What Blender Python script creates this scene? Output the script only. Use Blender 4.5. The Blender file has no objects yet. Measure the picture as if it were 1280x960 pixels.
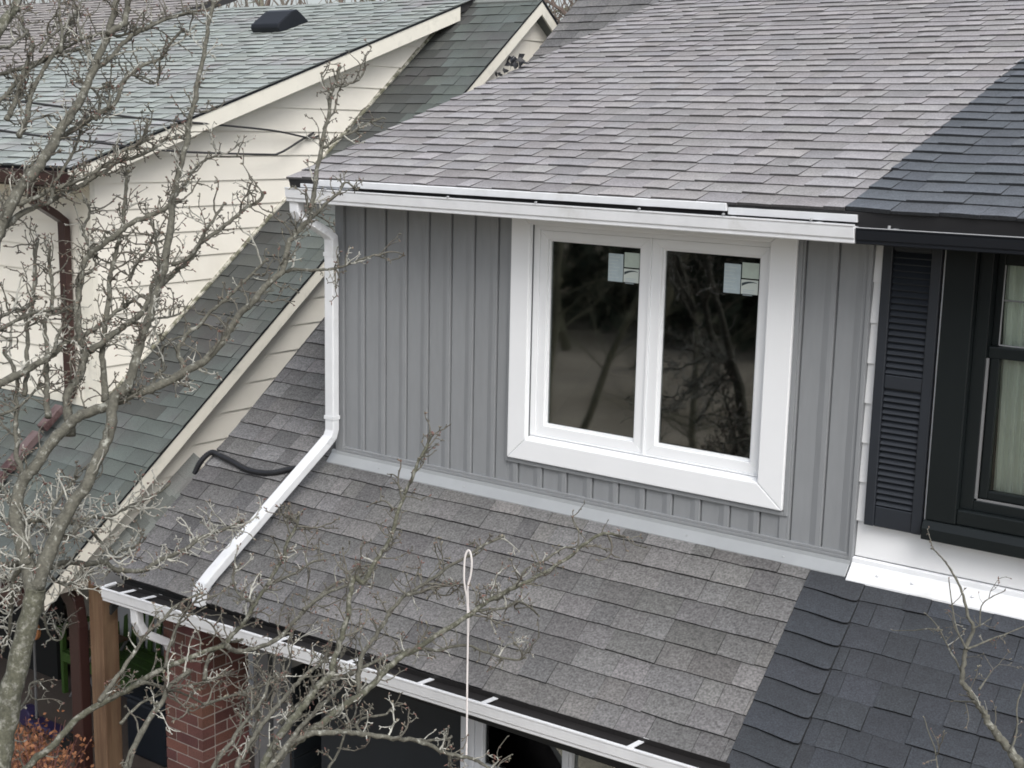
import bpy, math, random
from mathutils import Vector, Matrix
random.seed(7)
sc = bpy.context.scene
COL = sc.collection
R = math.radians

# ---------------------------------------------------------------- camera
cam_d = bpy.data.cameras.new('camera'); cam = bpy.data.objects.new('camera', cam_d); COL.objects.link(cam)
CR = ((0.802727, 0.595982, 0.020844), (0.127976, -0.138021, -0.982127), (-0.582453, 0.791047, -0.187064))  # right, down, forward
CC = Vector((6.1558, -6.5098, 2.1713))
m = Matrix(((CR[0][0], -CR[1][0], -CR[2][0], CC.x), (CR[0][1], -CR[1][1], -CR[2][1], CC.y),
            (CR[0][2], -CR[1][2], -CR[2][2], CC.z), (0, 0, 0, 1)))
cam.matrix_world = m
cam_d.sensor_width = 36; cam_d.lens = 36 * 1720 / 1280
cam_d.clip_start = 0.05; cam_d.clip_end = 3000
sc.camera = cam

# ---------------------------------------------------------------- sky, sun, exposure
SUN_EL, SUN_AZ = 50, 322          # veiled sun, front right (azimuth from +X, towards +Y)
w = bpy.data.worlds.new('World'); sc.world = w; w.use_nodes = True
nt = w.node_tree; nt.nodes.clear()
sky = nt.nodes.new('ShaderNodeTexSky'); sky.sky_type = 'NISHITA'; sky.sun_disc = False
sky.sun_elevation = R(SUN_EL); sky.sun_rotation = R(90 - SUN_AZ)
sky.air_density = 1.0; sky.dust_density = 4.0; sky.ozone_density = 1.0
hs = nt.nodes.new('ShaderNodeHueSaturation'); hs.inputs['Saturation'].default_value = 0.42
bg = nt.nodes.new('ShaderNodeBackground'); bg.inputs['Strength'].default_value = 0.13
wo = nt.nodes.new('ShaderNodeOutputWorld')
nt.links.new(sky.outputs[0], hs.inputs['Color']); nt.links.new(hs.outputs[0], bg.inputs[0]); nt.links.new(bg.outputs[0], wo.inputs[0])
sd = bpy.data.lights.new('sun', 'SUN'); sd.energy = 1.0; sd.angle = R(35); sd.color = (1.0, 0.985, 0.965)
so = bpy.data.objects.new('sun', sd); COL.objects.link(so)
dv = Vector((math.cos(R(SUN_EL)) * math.cos(R(SUN_AZ)), math.cos(R(SUN_EL)) * math.sin(R(SUN_AZ)), math.sin(R(SUN_EL))))
so.rotation_euler = dv.to_track_quat('Z', 'Y').to_euler(); so.location = (0, 0, 30)
sc.view_settings.view_transform = 'Standard'; sc.view_settings.look = 'None'
sc.view_settings.gamma = 1.0; sc.view_settings.exposure = 0.74
sc.cycles.filter_width = 1.75; sc.cycles.max_bounces = 6; sc.cycles.transparent_max_bounces = 12

# ---------------------------------------------------------------- materials
def lin(c): return tuple((x / 12.92 if x <= .04045 else ((x + .055) / 1.055) ** 2.4) for x in (v / 255 for v in c))
def mat(name, col, rough=.7, speck=0, speck_scale=300, blotch=.08, blotch_scale=2.5, bump=0, bump_scale=200, col2=None,
        c2scale=6, c2lo=.45, c2hi=.6, tone=False, metallic=0, spec=.5, stretch=None, blotch_mid=1.0):
    M = bpy.data.materials.new(name); M.use_nodes = True
    N = M.node_tree; b = N.nodes['Principled BSDF']
    b.inputs['Roughness'].default_value = rough; b.inputs['Metallic'].default_value = metallic
    b.inputs['Specular IOR Level'].default_value = spec
    g = N.nodes.new('ShaderNodeNewGeometry'); vec = g.outputs['Position']
    if stretch:
        mp = N.nodes.new('ShaderNodeMapping'); mp.inputs['Scale'].default_value = stretch
        N.links.new(vec, mp.inputs['Vector']); vec = mp.outputs[0]
    def noise(scale, detail=3, rg=.6):
        n = N.nodes.new('ShaderNodeTexNoise'); n.inputs['Scale'].default_value = scale
        n.inputs['Detail'].default_value = detail; n.inputs['Roughness'].default_value = rg
        N.links.new(vec, n.inputs['Vector']); return n.outputs['Fac']
    rgb = N.nodes.new('ShaderNodeRGB'); rgb.outputs[0].default_value = (*col, 1); cur = rgb.outputs[0]
    if col2:
        rr = N.nodes.new('ShaderNodeMapRange'); rr.inputs['From Min'].default_value = c2lo; rr.inputs['From Max'].default_value = c2hi
        N.links.new(noise(c2scale, 5, .65), rr.inputs['Value'])
        mx = N.nodes.new('ShaderNodeMix'); mx.data_type = 'RGBA'
        N.links.new(rr.outputs[0], mx.inputs['Factor']); N.links.new(cur, mx.inputs['A']); mx.inputs['B'].default_value = (*col2, 1)
        cur = mx.outputs['Result']
    def mul(fac_out, amt, mid=.5):
        nonlocal cur
        mr = N.nodes.new('ShaderNodeMapRange'); mr.inputs['From Min'].default_value = .25; mr.inputs['From Max'].default_value = .75
        mr.inputs['To Min'].default_value = 1 - amt; mr.inputs['To Max'].default_value = 1 + amt
        N.links.new(fac_out, mr.inputs['Value'])
        vm = N.nodes.new('ShaderNodeVectorMath'); vm.operation = 'SCALE'
        N.links.new(cur, vm.inputs[0]); N.links.new(mr.outputs[0], vm.inputs['Scale']); cur = vm.outputs[0]
    if blotch: mul(noise(blotch_scale, 4), blotch)
    if speck: mul(noise(speck_scale, 2, .5), speck)
    if tone:
        at = N.nodes.new('ShaderNodeAttribute'); at.attribute_name = 'tone'
        vm = N.nodes.new('ShaderNodeVectorMath'); vm.operation = 'MULTIPLY'
        N.links.new(cur, vm.inputs[0]); N.links.new(at.outputs['Vector'], vm.inputs[1]); cur = vm.outputs[0]
    N.links.new(cur, b.inputs['Base Color'])
    if bump:
        bp = N.nodes.new('ShaderNodeBump'); bp.inputs['Strength'].default_value = bump; bp.inputs['Distance'].default_value = .004
        N.links.new(noise(bump_scale, 3), bp.inputs['Height']); N.links.new(bp.outputs[0], b.inputs['Normal'])
    return M
def glass_mat(name, tint=(.8, .85, .85), k=2.6, rough=.0, base=.0):
    M = bpy.data.materials.new(name); M.use_nodes = True; N = M.node_tree; N.nodes.remove(N.nodes['Principled BSDF'])
    tr = N.nodes.new('ShaderNodeBsdfTransparent'); tr.inputs[0].default_value = (*tint, 1)
    gl = N.nodes.new('ShaderNodeBsdfGlossy'); gl.inputs['Roughness'].default_value = rough
    fr = N.nodes.new('ShaderNodeFresnel'); fr.inputs['IOR'].default_value = 1.5
    mm = N.nodes.new('ShaderNodeMath'); mm.operation = 'MULTIPLY_ADD'; mm.inputs[1].default_value = k; mm.inputs[2].default_value = base; mm.use_clamp = True
    mx = N.nodes.new('ShaderNodeMixShader')
    N.links.new(fr.outputs[0], mm.inputs[0]); N.links.new(mm.outputs[0], mx.inputs[0])
    N.links.new(tr.outputs[0], mx.inputs[1]); N.links.new(gl.outputs[0], mx.inputs[2])
    N.links.new(mx.outputs[0], N.nodes['Material Output'].inputs['Surface'])
    return M

M_grey_sh = mat('grey_shingle_granules', (.124, .123, .123), .9, speck=.48, speck_scale=85, blotch=.20, blotch_scale=28, bump=.5, bump_scale=260, tone=True)
M_grey_up = mat('pale_grey_shingle_granules', (.262, .255, .258), .85, speck=.35, speck_scale=120, blotch=.10, blotch_scale=14, bump=.4, bump_scale=240, tone=True)
M_black_sh = mat('charcoal_shingle_granules', (.035, .040, .048), .85, speck=.42, speck_scale=130, blotch=.14, blotch_scale=16, bump=.5, bump_scale=260, tone=True)
M_green_sh = mat('green_grey_shingle_granules', (.165, .180, .171), .9, speck=.3, speck_scale=200, blotch=.16, blotch_scale=2.0, bump=.4, bump_scale=200,
                 col2=(.15, .145, .145), c2scale=1.6, c2lo=.5, c2hi=.68, tone=True)
M_brown_sh = mat('brown_grey_shingle_granules', (.27, .255, .245), .9, speck=.3, speck_scale=200, blotch=.1, bump=.4, tone=True)
M_deck = mat('roof_underlay', (.03, .03, .032), .9)
M_grey_side = mat('grey_vinyl_siding', (.232, .244, .256), .5, blotch=.05, blotch_scale=3.5, speck=.035, speck_scale=28, bump=.06, bump_scale=60, stretch=(1, 1, .2))
M_white = mat('white_painted_aluminium', (.70, .72, .745), .38, blotch=.06, blotch_scale=7, col2=(.60, .61, .61), c2scale=4, c2lo=.58, c2hi=.75)
M_white_trim = mat('white_vinyl_trim', (.77, .79, .81), .42, blotch=.02, blotch_scale=4)
M_white_side = mat('white_lap_siding', (.76, .775, .79), .5, blotch=.03, blotch_scale=2, bump=.05, bump_scale=50)
M_flash = mat('galvanised_flashing', (.34, .358, .370), .42, blotch=.06, blotch_scale=6, bump=.12, bump_scale=12, metallic=.25)
M_beige = mat('cream_lap_siding', (.80, .775, .70), .55, blotch=.05, blotch_scale=1.2, bump=.1, bump_scale=40, col2=(.72, .695, .62), c2scale=1.1, c2lo=.5, c2hi=.75)
M_beige_trim = mat('cream_painted_trim', (.72, .70, .62), .5, blotch=.05, blotch_scale=3, col2=(.50, .50, .44), c2scale=5, c2lo=.55, c2hi=.8)
M_moss = mat('mossy_flashing', (.12, .12, .085), .9, blotch=.3, blotch_scale=20, col2=(.42, .41, .36), c2scale=14)
M_black_metal = mat('black_aluminium', (.012, .014, .018), .35, spec=.22, blotch=.1)
M_black_trim = mat('black_window_trim', (.010, .013, .014), .35, spec=.22, blotch=.1)
M_shutter = mat('charcoal_vinyl_shutter', (.016, .020, .027), .5, blotch=.1, blotch_scale=8)
M_dark = mat('dark_interior', (.012, .013, .013), .9)
M_debris = mat('black_wet_debris', (.010, .009, .009), .6, speck=.4, speck_scale=90, blotch=.3)
M_brown = mat('dark_brown_aluminium', (.035, .016, .014), .4, blotch=.15)
M_brown_dusty = mat('weathered_brown_aluminium', (.12, .085, .085), .5, blotch=.2, blotch_scale=9, col2=(.06, .03, .03), c2scale=5)
M_brick = mat('dark_red_brick', (.105, .042, .036), .9, speck=.3, speck_scale=120, blotch=.22, blotch_scale=7, bump=.5, bump_scale=90, tone=True)
M_mortar = mat('grey_mortar', (.34, .31, .28), .95, blotch=.15, blotch_scale=14, bump=.4)
M_wood = mat('cedar_post_wood', (.165, .105, .062), .75, blotch=.25, blotch_scale=9, stretch=(3, 3, .25), bump=.2, bump_scale=60, col2=(.12, .07, .04), c2scale=5)
M_bark = mat('lichened_bark', (.092, .090, .073), .92, speck=.35, speck_scale=70, blotch=.25, blotch_scale=9, bump=1.0, bump_scale=60, col2=(.26, .265, .235), c2scale=30, c2lo=.56, c2hi=.68)
M_bark_moss = mat('mossy_bark', (.075, .076, .055), .95, speck=.35, speck_scale=70, blotch=.25, blotch_scale=9, bump=1.0, bump_scale=60, col2=(.18, .18, .155), c2scale=34, c2lo=.5, c2hi=.62)
M_twig = mat('grey_twig_bark', (.115, .111, .092), .9, blotch=.35, blotch_scale=14, col2=(.085, .075, .062), c2scale=11, c2lo=.5, c2hi=.62)
M_lichen = mat('pale_lichen_twig', (.36, .36, .325), .9, blotch=.3, blotch_scale=20, col2=(.16, .16, .135), c2scale=16, c2lo=.5, c2hi=.62)
M_bud = mat('red_brown_bud', (.14, .07, .06), .7, blotch=.4, blotch_scale=30, col2=(.20, .19, .14), c2scale=18)
M_redtwig = mat('red_brown_twig', (.15, .065, .055), .8, blotch=.3, blotch_scale=20)
M_hose = mat('black_rubber_conduit', (.014, .015, .018), .45, blotch=.3, blotch_scale=40, col2=(.11, .11, .11), c2scale=22, c2lo=.66, c2hi=.72)  # sparse paler spots put sheen into the rubber's colour
M_rope = mat('white_nylon_cord', (.60, .57, .56), .7, blotch=.1)
M_cable = mat('black_service_cable', (.035, .035, .037), .6)
M_porch = mat('dark_blue_porch_wall', (.010, .014, .018), .6, blotch=.2)
M_grey_post = mat('grey_porch_trim', (.17, .175, .18), .6, blotch=.15, blotch_scale=8)
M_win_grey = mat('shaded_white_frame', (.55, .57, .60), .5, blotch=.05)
M_ground = mat('leaf_littered_lawn', (.20, .175, .13), .95, speck=.3, speck_scale=30, blotch=.25, blotch_scale=.5, bump=.6, bump_scale=20, col2=(.30, .27, .22), c2scale=.12, c2lo=.45, c2hi=.6)
M_paving = mat('brown_grey_concrete', (.13, .105, .09), .9, speck=.15, speck_scale=80, blotch=.15, blotch_scale=2)
M_asphalt = mat('asphalt', (.05, .05, .05), .9, speck=.2, speck_scale=80, blotch=.1)
M_green = mat('green_painted_bench', (.055, .12, .022), .6, blotch=.2, blotch_scale=8)
M_purple = mat('purple_plastic', (.028, .022, .07), .45)
M_navy = mat('navy_plastic', (.012, .018, .028), .6)
M_tyre = mat('black_tyre', (.015, .015, .015), .8)
M_orange = mat('faded_orange_plastic', (.50, .22, .09), .6, blotch=.15, blotch_scale=20)
M_cover = mat('dark_grey_cover', (.035, .035, .037), .8, blotch=.25, blotch_scale=4, bump=.8, bump_scale=8)
M_dryleaf = mat('dry_orange_leaf', (.27, .12, .055), .8, blotch=.45, blotch_scale=18, col2=(.17, .07, .035), c2scale=9)
M_conifer = mat('dark_evergreen', (.022, .035, .018), .9, blotch=.4, blotch_scale=3)
M_wood_far = mat('brown_wood_mass', (.115, .088, .075), .95, blotch=.35, blotch_scale=.6, col2=(.16, .15, .13), c2scale=.35)
M_trunk_far = mat('pale_mossy_trunk', (.17, .17, .12), .95, blotch=.3, blotch_scale=2)
M_curtain = mat('pale_curtain', (.80, .82, .76), .9, blotch=.1, blotch_scale=3)
M_st_blue = mat('pale_blue_sticker', (.44, .53, .57), .5, blotch=.1, blotch_scale=20)
M_st_green = mat('pale_green_sticker', (.46, .54, .49), .5, blotch=.08, blotch_scale=30)
M_st_pale = mat('pale_sticker', (.60, .66, .63), .5, blotch=.05)
M_st_dark = mat('dark_print', (.03, .05, .06), .5)
M_rubber = mat('grey_sealant', (.30, .31, .32), .6)
M_glass = glass_mat('window_glass', (.5, .55, .55), 4.0, rough=.03)
M_glass_b = glass_mat('old_window_glass', (.9, .93, .91), 1.0)

# ---------------------------------------------------------------- helpers
def link(o, parent=None, L=None):
    COL.objects.link(o)
    if parent is not None:
        o.parent = parent
        if parent.type == 'EMPTY': o.matrix_parent_inverse = Matrix.Translation(-parent.location)
    return o
def new_obj(name, verts, faces, material, parent=None, smooth=False, tone=None, label=None, kind=None):
    me = bpy.data.meshes.new(name); me.from_pydata([tuple(v) for v in verts], [], faces); 
    me.materials.append(material)
    if smooth: me.polygons.foreach_set('use_smooth', [True] * len(me.polygons))
    if tone is not None:
        a = me.attributes.new('tone', 'FLOAT_VECTOR', 'POINT')
        fl = []
        for i in range(len(me.vertices)):
            t = tone[i] if isinstance(tone, list) else tone
            if not isinstance(t, tuple): t = (t, t, t)
            fl += t
        a.data.foreach_set('vector', fl)
    o = bpy.data.objects.new(name, me); link(o, parent)
    if label: o['label'] = label
    if kind: o['kind'] = kind
    return o
def thing(name, label, cat, loc=(0, 0, 0), group=None):
    o = bpy.data.objects.new(name, None); o.empty_display_size = .2; COL.objects.link(o); o.location = loc
    o['label'] = label; o['category'] = cat
    if group: o['group'] = group
    return o
def tag(o, label, cat, group=None):
    o['label'] = label; o['category'] = cat
    if group: o['group'] = group
    return o
class MB:
    def __init__(s): s.v = []; s.f = []
    def add(s, vs, fs):
        n = len(s.v); s.v += [tuple(q) for q in vs]; s.f += [tuple(i + n for i in f) for f in fs]; return s
    def box(s, x0, x1, y0, y1, z0, z1):
        return s.add([(x0, y0, z0), (x1, y0, z0), (x1, y1, z0), (x0, y1, z0), (x0, y0, z1), (x1, y0, z1), (x1, y1, z1), (x0, y1, z1)],
                     [(0, 3, 2, 1), (4, 5, 6, 7), (0, 1, 5, 4), (1, 2, 6, 5), (2, 3, 7, 6), (3, 0, 4, 7)])
    def prism(s, poly, vec):           # poly: planar ring of 3-D points, extruded along vec
        n = len(poly); v = Vector(vec)
        a = [Vector(q) for q in poly]; b = [q + v for q in a]
        fs = [tuple(range(n))[::-1], tuple(range(n, 2 * n))] + [(i, (i + 1) % n, n + (i + 1) % n, n + i) for i in range(n)]
        return s.add(a + b, fs)
    def tube(s, pts, rad, sides=6, cap=True):
        P = [Vector(q) for q in pts]; n = len(P)
        if not hasattr(rad, '__len__'): rad = [rad] * n
        up = Vector((.13, .21, .97)); vs = []; fs = []
        prev = None
        for i, q in enumerate(P):
            t = (P[min(i + 1, n - 1)] - P[max(i - 1, 0)])
            if t.length < 1e-9: t = Vector((0, 0, 1))
            t.normalize()
            if prev is None:
                a = t.cross(up)
                if a.length < .05: a = t.cross(Vector((1, 0, 0)))
            else:
                a = prev - t * prev.dot(t)
                if a.length < 1e-6: a = t.cross(up)
            a.normalize(); prev = a; b = t.cross(a)
            for k in range(sides):
                an = 2 * math.pi * k / sides
                vs.append(q + (a * math.cos(an) + b * math.sin(an)) * rad[i])
        for i in range(n - 1):
            for k in range(sides):
                k2 = (k + 1) % sides
                fs.append((i * sides + k, i * sides + k2, (i + 1) * sides + k2, (i + 1) * sides + k))
        if cap: fs += [tuple(range(sides))[::-1], tuple(range((n - 1) * sides, n * sides))]
        return s.add(vs, fs)
    def rect_tube(s, pts, a, b, aw, bw):  # rectangular pipe; a, b lists of half-axis vectors per point
        vs = []; fs = []
        for q, A, B in zip(pts, a, b):
            q = Vector(q); A = Vector(A).normalized() * aw / 2; B = Vector(B).normalized() * bw / 2
            vs += [q - A - B, q + A - B, q + A + B, q - A + B]
        n = len(pts)
        for i in range(n - 1):
            for k in range(4):
                k2 = (k + 1) % 4; fs.append((i * 4 + k, i * 4 + k2, i * 4 + 4 + k2, i * 4 + 4 + k))
        fs += [(3, 2, 1, 0), tuple(range(4 * n - 4, 4 * n))]
        return s.add(vs, fs)
    def lathe(s, c, prof, sides=16):     # prof: (r, z)
        vs = [(c[0] + r * math.cos(2 * math.pi * k / sides), c[1] + r * math.sin(2 * math.pi * k / sides), c[2] + z) for r, z in prof for k in range(sides)]
        fs = [(i * sides + k, i * sides + (k + 1) % sides, (i + 1) * sides + (k + 1) % sides, (i + 1) * sides + k) for i in range(len(prof) - 1) for k in range(sides)]
        fs += [tuple(range(sides))[::-1], tuple(range((len(prof) - 1) * sides, len(prof) * sides))]
        return s.add(vs, fs)
    def make(s, name, material, parent=None, smooth=False, bevel=0, **k):
        o = new_obj(name, s.v, s.f, material, parent, smooth, **k)
        if bevel:
            bm = o.modifiers.new('bevel', 'BEVEL'); bm.width = bevel; bm.segments = 2; bm.limit_method = 'ANGLE'; bm.angle_limit = R(40)
        return o
def catmull(P, n=4):
    P = [Vector(q) for q in P]; out = []
    for i in range(len(P) - 1):
        a = P[max(i - 1, 0)]; b = P[i]; c = P[i + 1]; d = P[min(i + 2, len(P) - 1)]
        for k in range(n):
            t = k / n
            out.append(.5 * ((2 * b) + (c - a) * t + (2 * a - 5 * b + 4 * c - d) * t * t + (3 * b - a - 3 * c + d) * t ** 3))
    out.append(P[-1]); return out
def clip_poly(poly, axis, val, keep_greater):
    out = []
    for i in range(len(poly)):
        p = poly[i]; q = poly[(i + 1) % len(poly)]
        ip = (p[axis] >= val) == keep_greater or p[axis] == val; iq = (q[axis] >= val) == keep_greater or q[axis] == val
        if ip: out.append(p)
        if ip != iq:
            t = (val - p[axis]) / (q[axis] - p[axis]); out.append(tuple(p[j] + (q[j] - p[j]) * t for j in range(2)))
    return out
def lap_siding(parent, fn, poly, z0, expo, material, name='plank', proud=.012):
    """lap boards cut to a convex outline; fn(u, z, out) -> world point"""
    zs = [q[1] for q in poly]; k = math.floor((min(zs) - z0) / expo); n = 0
    while z0 + k * expo < max(zs):
        a = z0 + k * expo; b = a + expo; k += 1
        c = clip_poly(clip_poly(poly, 1, a, True), 1, b, False)
        cc = []
        for q in c:
            if not cc or (abs(q[0] - cc[-1][0]) + abs(q[1] - cc[-1][1])) > 1e-4: cc.append(q)
        if len(cc) > 2 and abs(cc[0][0] - cc[-1][0]) + abs(cc[0][1] - cc[-1][1]) < 1e-4: cc.pop()
        if len(cc) < 3: continue
        N = len(cc)
        fr = [fn(u, z, proud * (1 - (z - a) / expo) + .003) for u, z in cc]; bk = [fn(u, z, -.012) for u, z in cc]
        fs = [tuple(range(N)), tuple(range(N, 2 * N))[::-1]] + [(i, N + i, N + (i + 1) % N, (i + 1) % N) for i in range(N)]
        new_obj(name, fr + bk, fs, material, parent); n += 1
    return n
def gutter_run(name, x0, x1, zt0, zt1, yb, depth, h, material, parent, skew=0.0, caps=(True, True)):
    """K-style gutter; yb = back Y, front lip at yb - depth; zt = lip height at both ends"""
    prof = [(0, -.03), (0, -h), (-.84 * depth, -h), (-.86 * depth, -h * .96), (-.86 * depth, -h * .80), (-.92 * depth, -h * .70), (-.955 * depth, -h * .24), (-.955 * depth, -h * .12),
            (-depth, -h * .06), (-depth, 0), (-.88 * depth, 0), (-.88 * depth, -.010)]
    vs = []; n = len(prof)
    for x, z, y in ((x0, zt0, yb), (x1, zt1, yb + skew)):
        vs += [(x, y + a, z + b) for a, b in prof]
    fs = [(i, i + 1, n + i + 1, n + i) for i in range(n - 1)]
    if caps[0]: fs.append(tuple(range(n - 2)))
    if caps[1]: fs.append(tuple(range(n, 2 * n - 2))[::-1])
    o = new_obj(name, vs, fs, material, parent)
    s = o.modifiers.new('thickness', 'SOLIDIFY'); s.thickness = .003; s.offset = 0
    return o

# ------------------------------------------------ shingles
def frame_mat(P, pitch):
    c, s = math.cos(pitch), math.sin(pitch)
    return Matrix(((1, 0, 0, P[0]), (0, c, -s, P[1]), (0, s, c, P[2]), (0, 0, 0, 1)))
_tabs = {}
def tab_geo(w, ln, sh0, sh1, H, butt):
    """one shingle: local x across, y up the slope, z out; butt = list of (frac, dy, dh) along the lower edge"""
    vs = []; fs = []
    n = len(butt)
    for fr, dy, dh in butt: vs += [(fr * w, dy, H + dh), (fr * w, dy, -.004)]
    for fr, dy, dh in butt: vs += [(fr * w + (sh0 + (sh1 - sh0) * fr), ln, .0015)]
    vs += [(fr * w, dy, H + dh) for fr, dy, dh in butt]                       # granule-coated top face
    vs += [(fr * w + (sh0 + (sh1 - sh0) * fr), ln, .0015) for fr, dy, dh in butt]
    for i in range(n - 1):
        a, b = 2 * i, 2 * i + 2
        fs.append((a + 1, b + 1, b, a)); fs.append((3 * n + i, 3 * n + i + 1, 4 * n + i + 1, 4 * n + i))
    fs.append((1, 0, 2 * n)); fs.append((2 * n - 2, 2 * n - 1, 3 * n - 1))
    return vs, fs
def tab_tone(t3, n):     # bare black asphalt on the cut edges
    c = tuple(v * .28 for v in t3); lo = tuple(v * 1.05 for v in t3); up = tuple(v * .74 for v in t3)   # darker printed band at the head of the tab
    return [c] * (3 * n) + [lo] * n + [up] * n
FLAT = [(0, 0, 0), (1, 0, 0)]
class Shingles:
    def __init__(s): s.t = []
    def field(s, O, pitch, xl, xr, s0, s1, e, material, widths, seed, Hs=(.005, .008, .011), tone_amp=.16, shear=0.0, sfun=None, tint=None, butt=None, trim=True, tab_gap=.0011, weight=1.0, skip=None, alt=0):
        rnd = random.Random(seed); cp, sp = math.cos(pitch), math.sin(pitch); k = 0
        while s0 + k * e < s1 - .02:
            ss = s0 + k * e; y = O[1] + ss * cp; L0 = xl(y); R0 = xr(y)
            ln = min(e + .035, s1 - ss + .02) if trim else e + .035
            x = L0 - rnd.random() * widths[-1] * .8
            H = rnd.choice(Hs); hi = rnd.random() < .5
            while x < R0 - .004:
                w = rnd.choice(widths); a = max(x, L0); b = min(x + w, R0); x += w
                if b - a < .012: continue
                if skip and skip((a + b) / 2, y): continue
                H = rnd.choice(Hs)
                dL = (xl(y + ln * cp) - L0) if a == L0 else shear * ln * cp
                dR = (xr(y + ln * cp) - R0) if b == R0 else shear * ln * cp
                ds = sfun((a + b) / 2) if sfun else 0
                t = 1 + rnd.choice((-1, -.6, -.2, .1, .4, .8, 1.1)) * tone_amp * rnd.uniform(.6, 1.1)
                t3 = (t * rnd.uniform(.985, 1.02), t, t * rnd.uniform(.98, 1.03))
                if alt:      # laminated shingle: raised pale tabs alternate with lower, darker ones
                    hi = not hi if rnd.random() < .8 else hi
                    H = Hs[-1] if hi else Hs[0]; q_ = 1 + (alt if hi else -alt); t3 = tuple(v * q_ for v in t3)
                if tint: t3 = tint((a + b) / 2, y, t3, rnd)
                P = (a + tab_gap, O[1] + (ss + ds) * cp, O[2] + (ss + ds) * sp)
                wob = rnd.uniform(-.0035, .0035)
                bt = butt(a, b, rnd) if butt else [(0, wob, 0), (.5, rnd.uniform(-.002, .002), rnd.uniform(0, .002)), (1, -wob, 0)]
                s.t.append((P, pitch, b - a - 2 * tab_gap, ln, dL, dR, H, bt, t3, material, weight))
            k += 1
    def build(s, roofs, n_single=300, default=None):
        """the n largest in view become objects, the rest one joined mesh per roof part"""
        def area(t):
            d = Vector(t[0]) + Vector((t[2] / 2, 0, 0)) - CC
            z = d.dot(Vector(CR[2])); x = d.dot(Vector(CR[0])) / z * 1720 + 640; y = d.dot(Vector(CR[1])) / z * 1720 + 480
            if z < 0 or x < -10 or x > 1290 or y < -10 or y > 970: return 0
            nrm = Vector((0, -math.sin(t[1]), math.cos(t[1])))
            return t[10] * t[2] * t[3] * abs(nrm.dot(d.normalized())) / (z * z)
        by = {}
        order = sorted(range(len(s.t)), key=lambda i: -area(s.t[i]))
        single = set(i for i in order[:n_single] if area(s.t[i]) > 0)
        for i, t in enumerate(s.t):
            part = roofs[t[9].name]
            vs, fs = tab_geo(t[2], t[3], t[4], t[5], t[6], t[7])
            if i in single:
                o = new_obj('shingle', vs, fs, t[9], part, tone=tab_tone(t[8], len(t[7])))
                o.matrix_parent_inverse = Matrix(); o.matrix_basis = frame_mat(t[0], t[1])
            else:
                mb, tn = by.setdefault(t[9].name, (MB(), []))
                Mx = frame_mat(t[0], t[1]); mb.add([Mx @ Vector(v) for v in vs], fs); tn += tab_tone(t[8], len(t[7]))
        for nme, (mb, tn) in by.items():
            o = new_obj('shingles', mb.v, mb.f, bpy.data.materials[nme], roofs[nme], tone=tn); o['kind'] = 'stuff'
def slab(name, O, pitch, x0a, x1a, x0b, x1b, s0, s1, th, material, parent, top=-.006, tone=None):
    """roof deck: a sloping slab; x0a/x1a at the eave, x0b/x1b at the top"""
    vs = []
    Mx = frame_mat(O, pitch)
    for z in (top - th, top):
        for x, s_ in ((x0a, s0), (x1a, s0), (x1b, s1), (x0b, s1)):
            q = Mx @ Vector((x - O[0], s_, z)); vs.append(q)
    return new_obj(name, vs, [(3, 2, 1, 0), (4, 5, 6, 7), (0, 1, 5, 4), (1, 2, 6, 5), (2, 3, 7, 6), (3, 0, 4, 7)], material, parent, tone=tone)

# ================================================================ ground (setting)
def sheet(name, x0, x1, y0, y1, z, material, holes=None):
    o = new_obj(name, [(x0, y0, z), (x1, y0, z), (x1, y1, z), (x0, y1, z)], [(0, 1, 2, 3)], material); o['kind'] = 'structure'; return o
GZ = -3.2
sheet('ground', -600, 600, -600, 600, GZ, M_ground)
MB().box(-9, 9, -3.1, 1.2, GZ - .06, GZ + .05).make('patio', M_paving, kind='structure')

# ================================================================ grey house
TL = math.radians(34.3); TD = math.radians(17.65)
G = thing('grey_house', 'grey board and batten house with new white double window and white gutters', 'house', (1.7, 1, GZ))
E_ = .1437
def rakeL(y): return -1.09 - .075 * y if y < 1.5 else -1.09 - .1 * y
def bound(y): return 3.361 - .07 * y
main = slab('roof', (0, 0, -.03), TL, -1.0, 3.45, -1.60, 3.0, -1.33, 6.35, .14, M_deck, G)
main['label'] = 'grey shingle roof below and beside the dormer'  # darker base colour than the dormer roof
dorm = slab('roof', (0, -.25, 1.79), TD, -.26, 3.5, -.26, 3.5, .004, 5.75, .10, M_deck, G)
dorm['label'] = 'pale grey shingle roof over the dormer'
W_ = [.12, .15, .18, .21, .25, .30]
WU = [.10, .13, .16, .19, .23, .27]
shg = Shingles()
ef = lambda x: .0085 * (x + .9)
shg.field((0, 0, -.03), TL, rakeL, bound, -1.345, .21, E_, M_grey_sh, W_, 3, Hs=(.010, .012, .015), tone_amp=.25, shear=-.07, sfun=ef, trim=False, skip=lambda x, y: y > .05 and x > -.02)
shg.field((0, 0, -.03), TL, rakeL, lambda y: -.02, -1.345 + 11 * E_, 6.3, E_, M_grey_sh, W_, 4, Hs=(.010, .012, .015), tone_amp=.22, shear=-.07, weight=.9)
shg.field((0, -.25, 1.79), TD, lambda y: -.27, lambda y: 3.495, 0, 5.7, E_, M_grey_up, WU, 5, Hs=(.009, .0145), tone_amp=.14, alt=.07,
          sfun=lambda x: .004 * math.sin(x * 2.1))
shg.build({'grey_shingle_granules': main, 'pale_grey_shingle_granules': dorm}, 300)
# ridge box at the top
MB().box(-.2, .95, 4.75, 5.15, 3.32, 3.56).make('ridge_vent', M_black_metal, G, bevel=.01)

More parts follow.
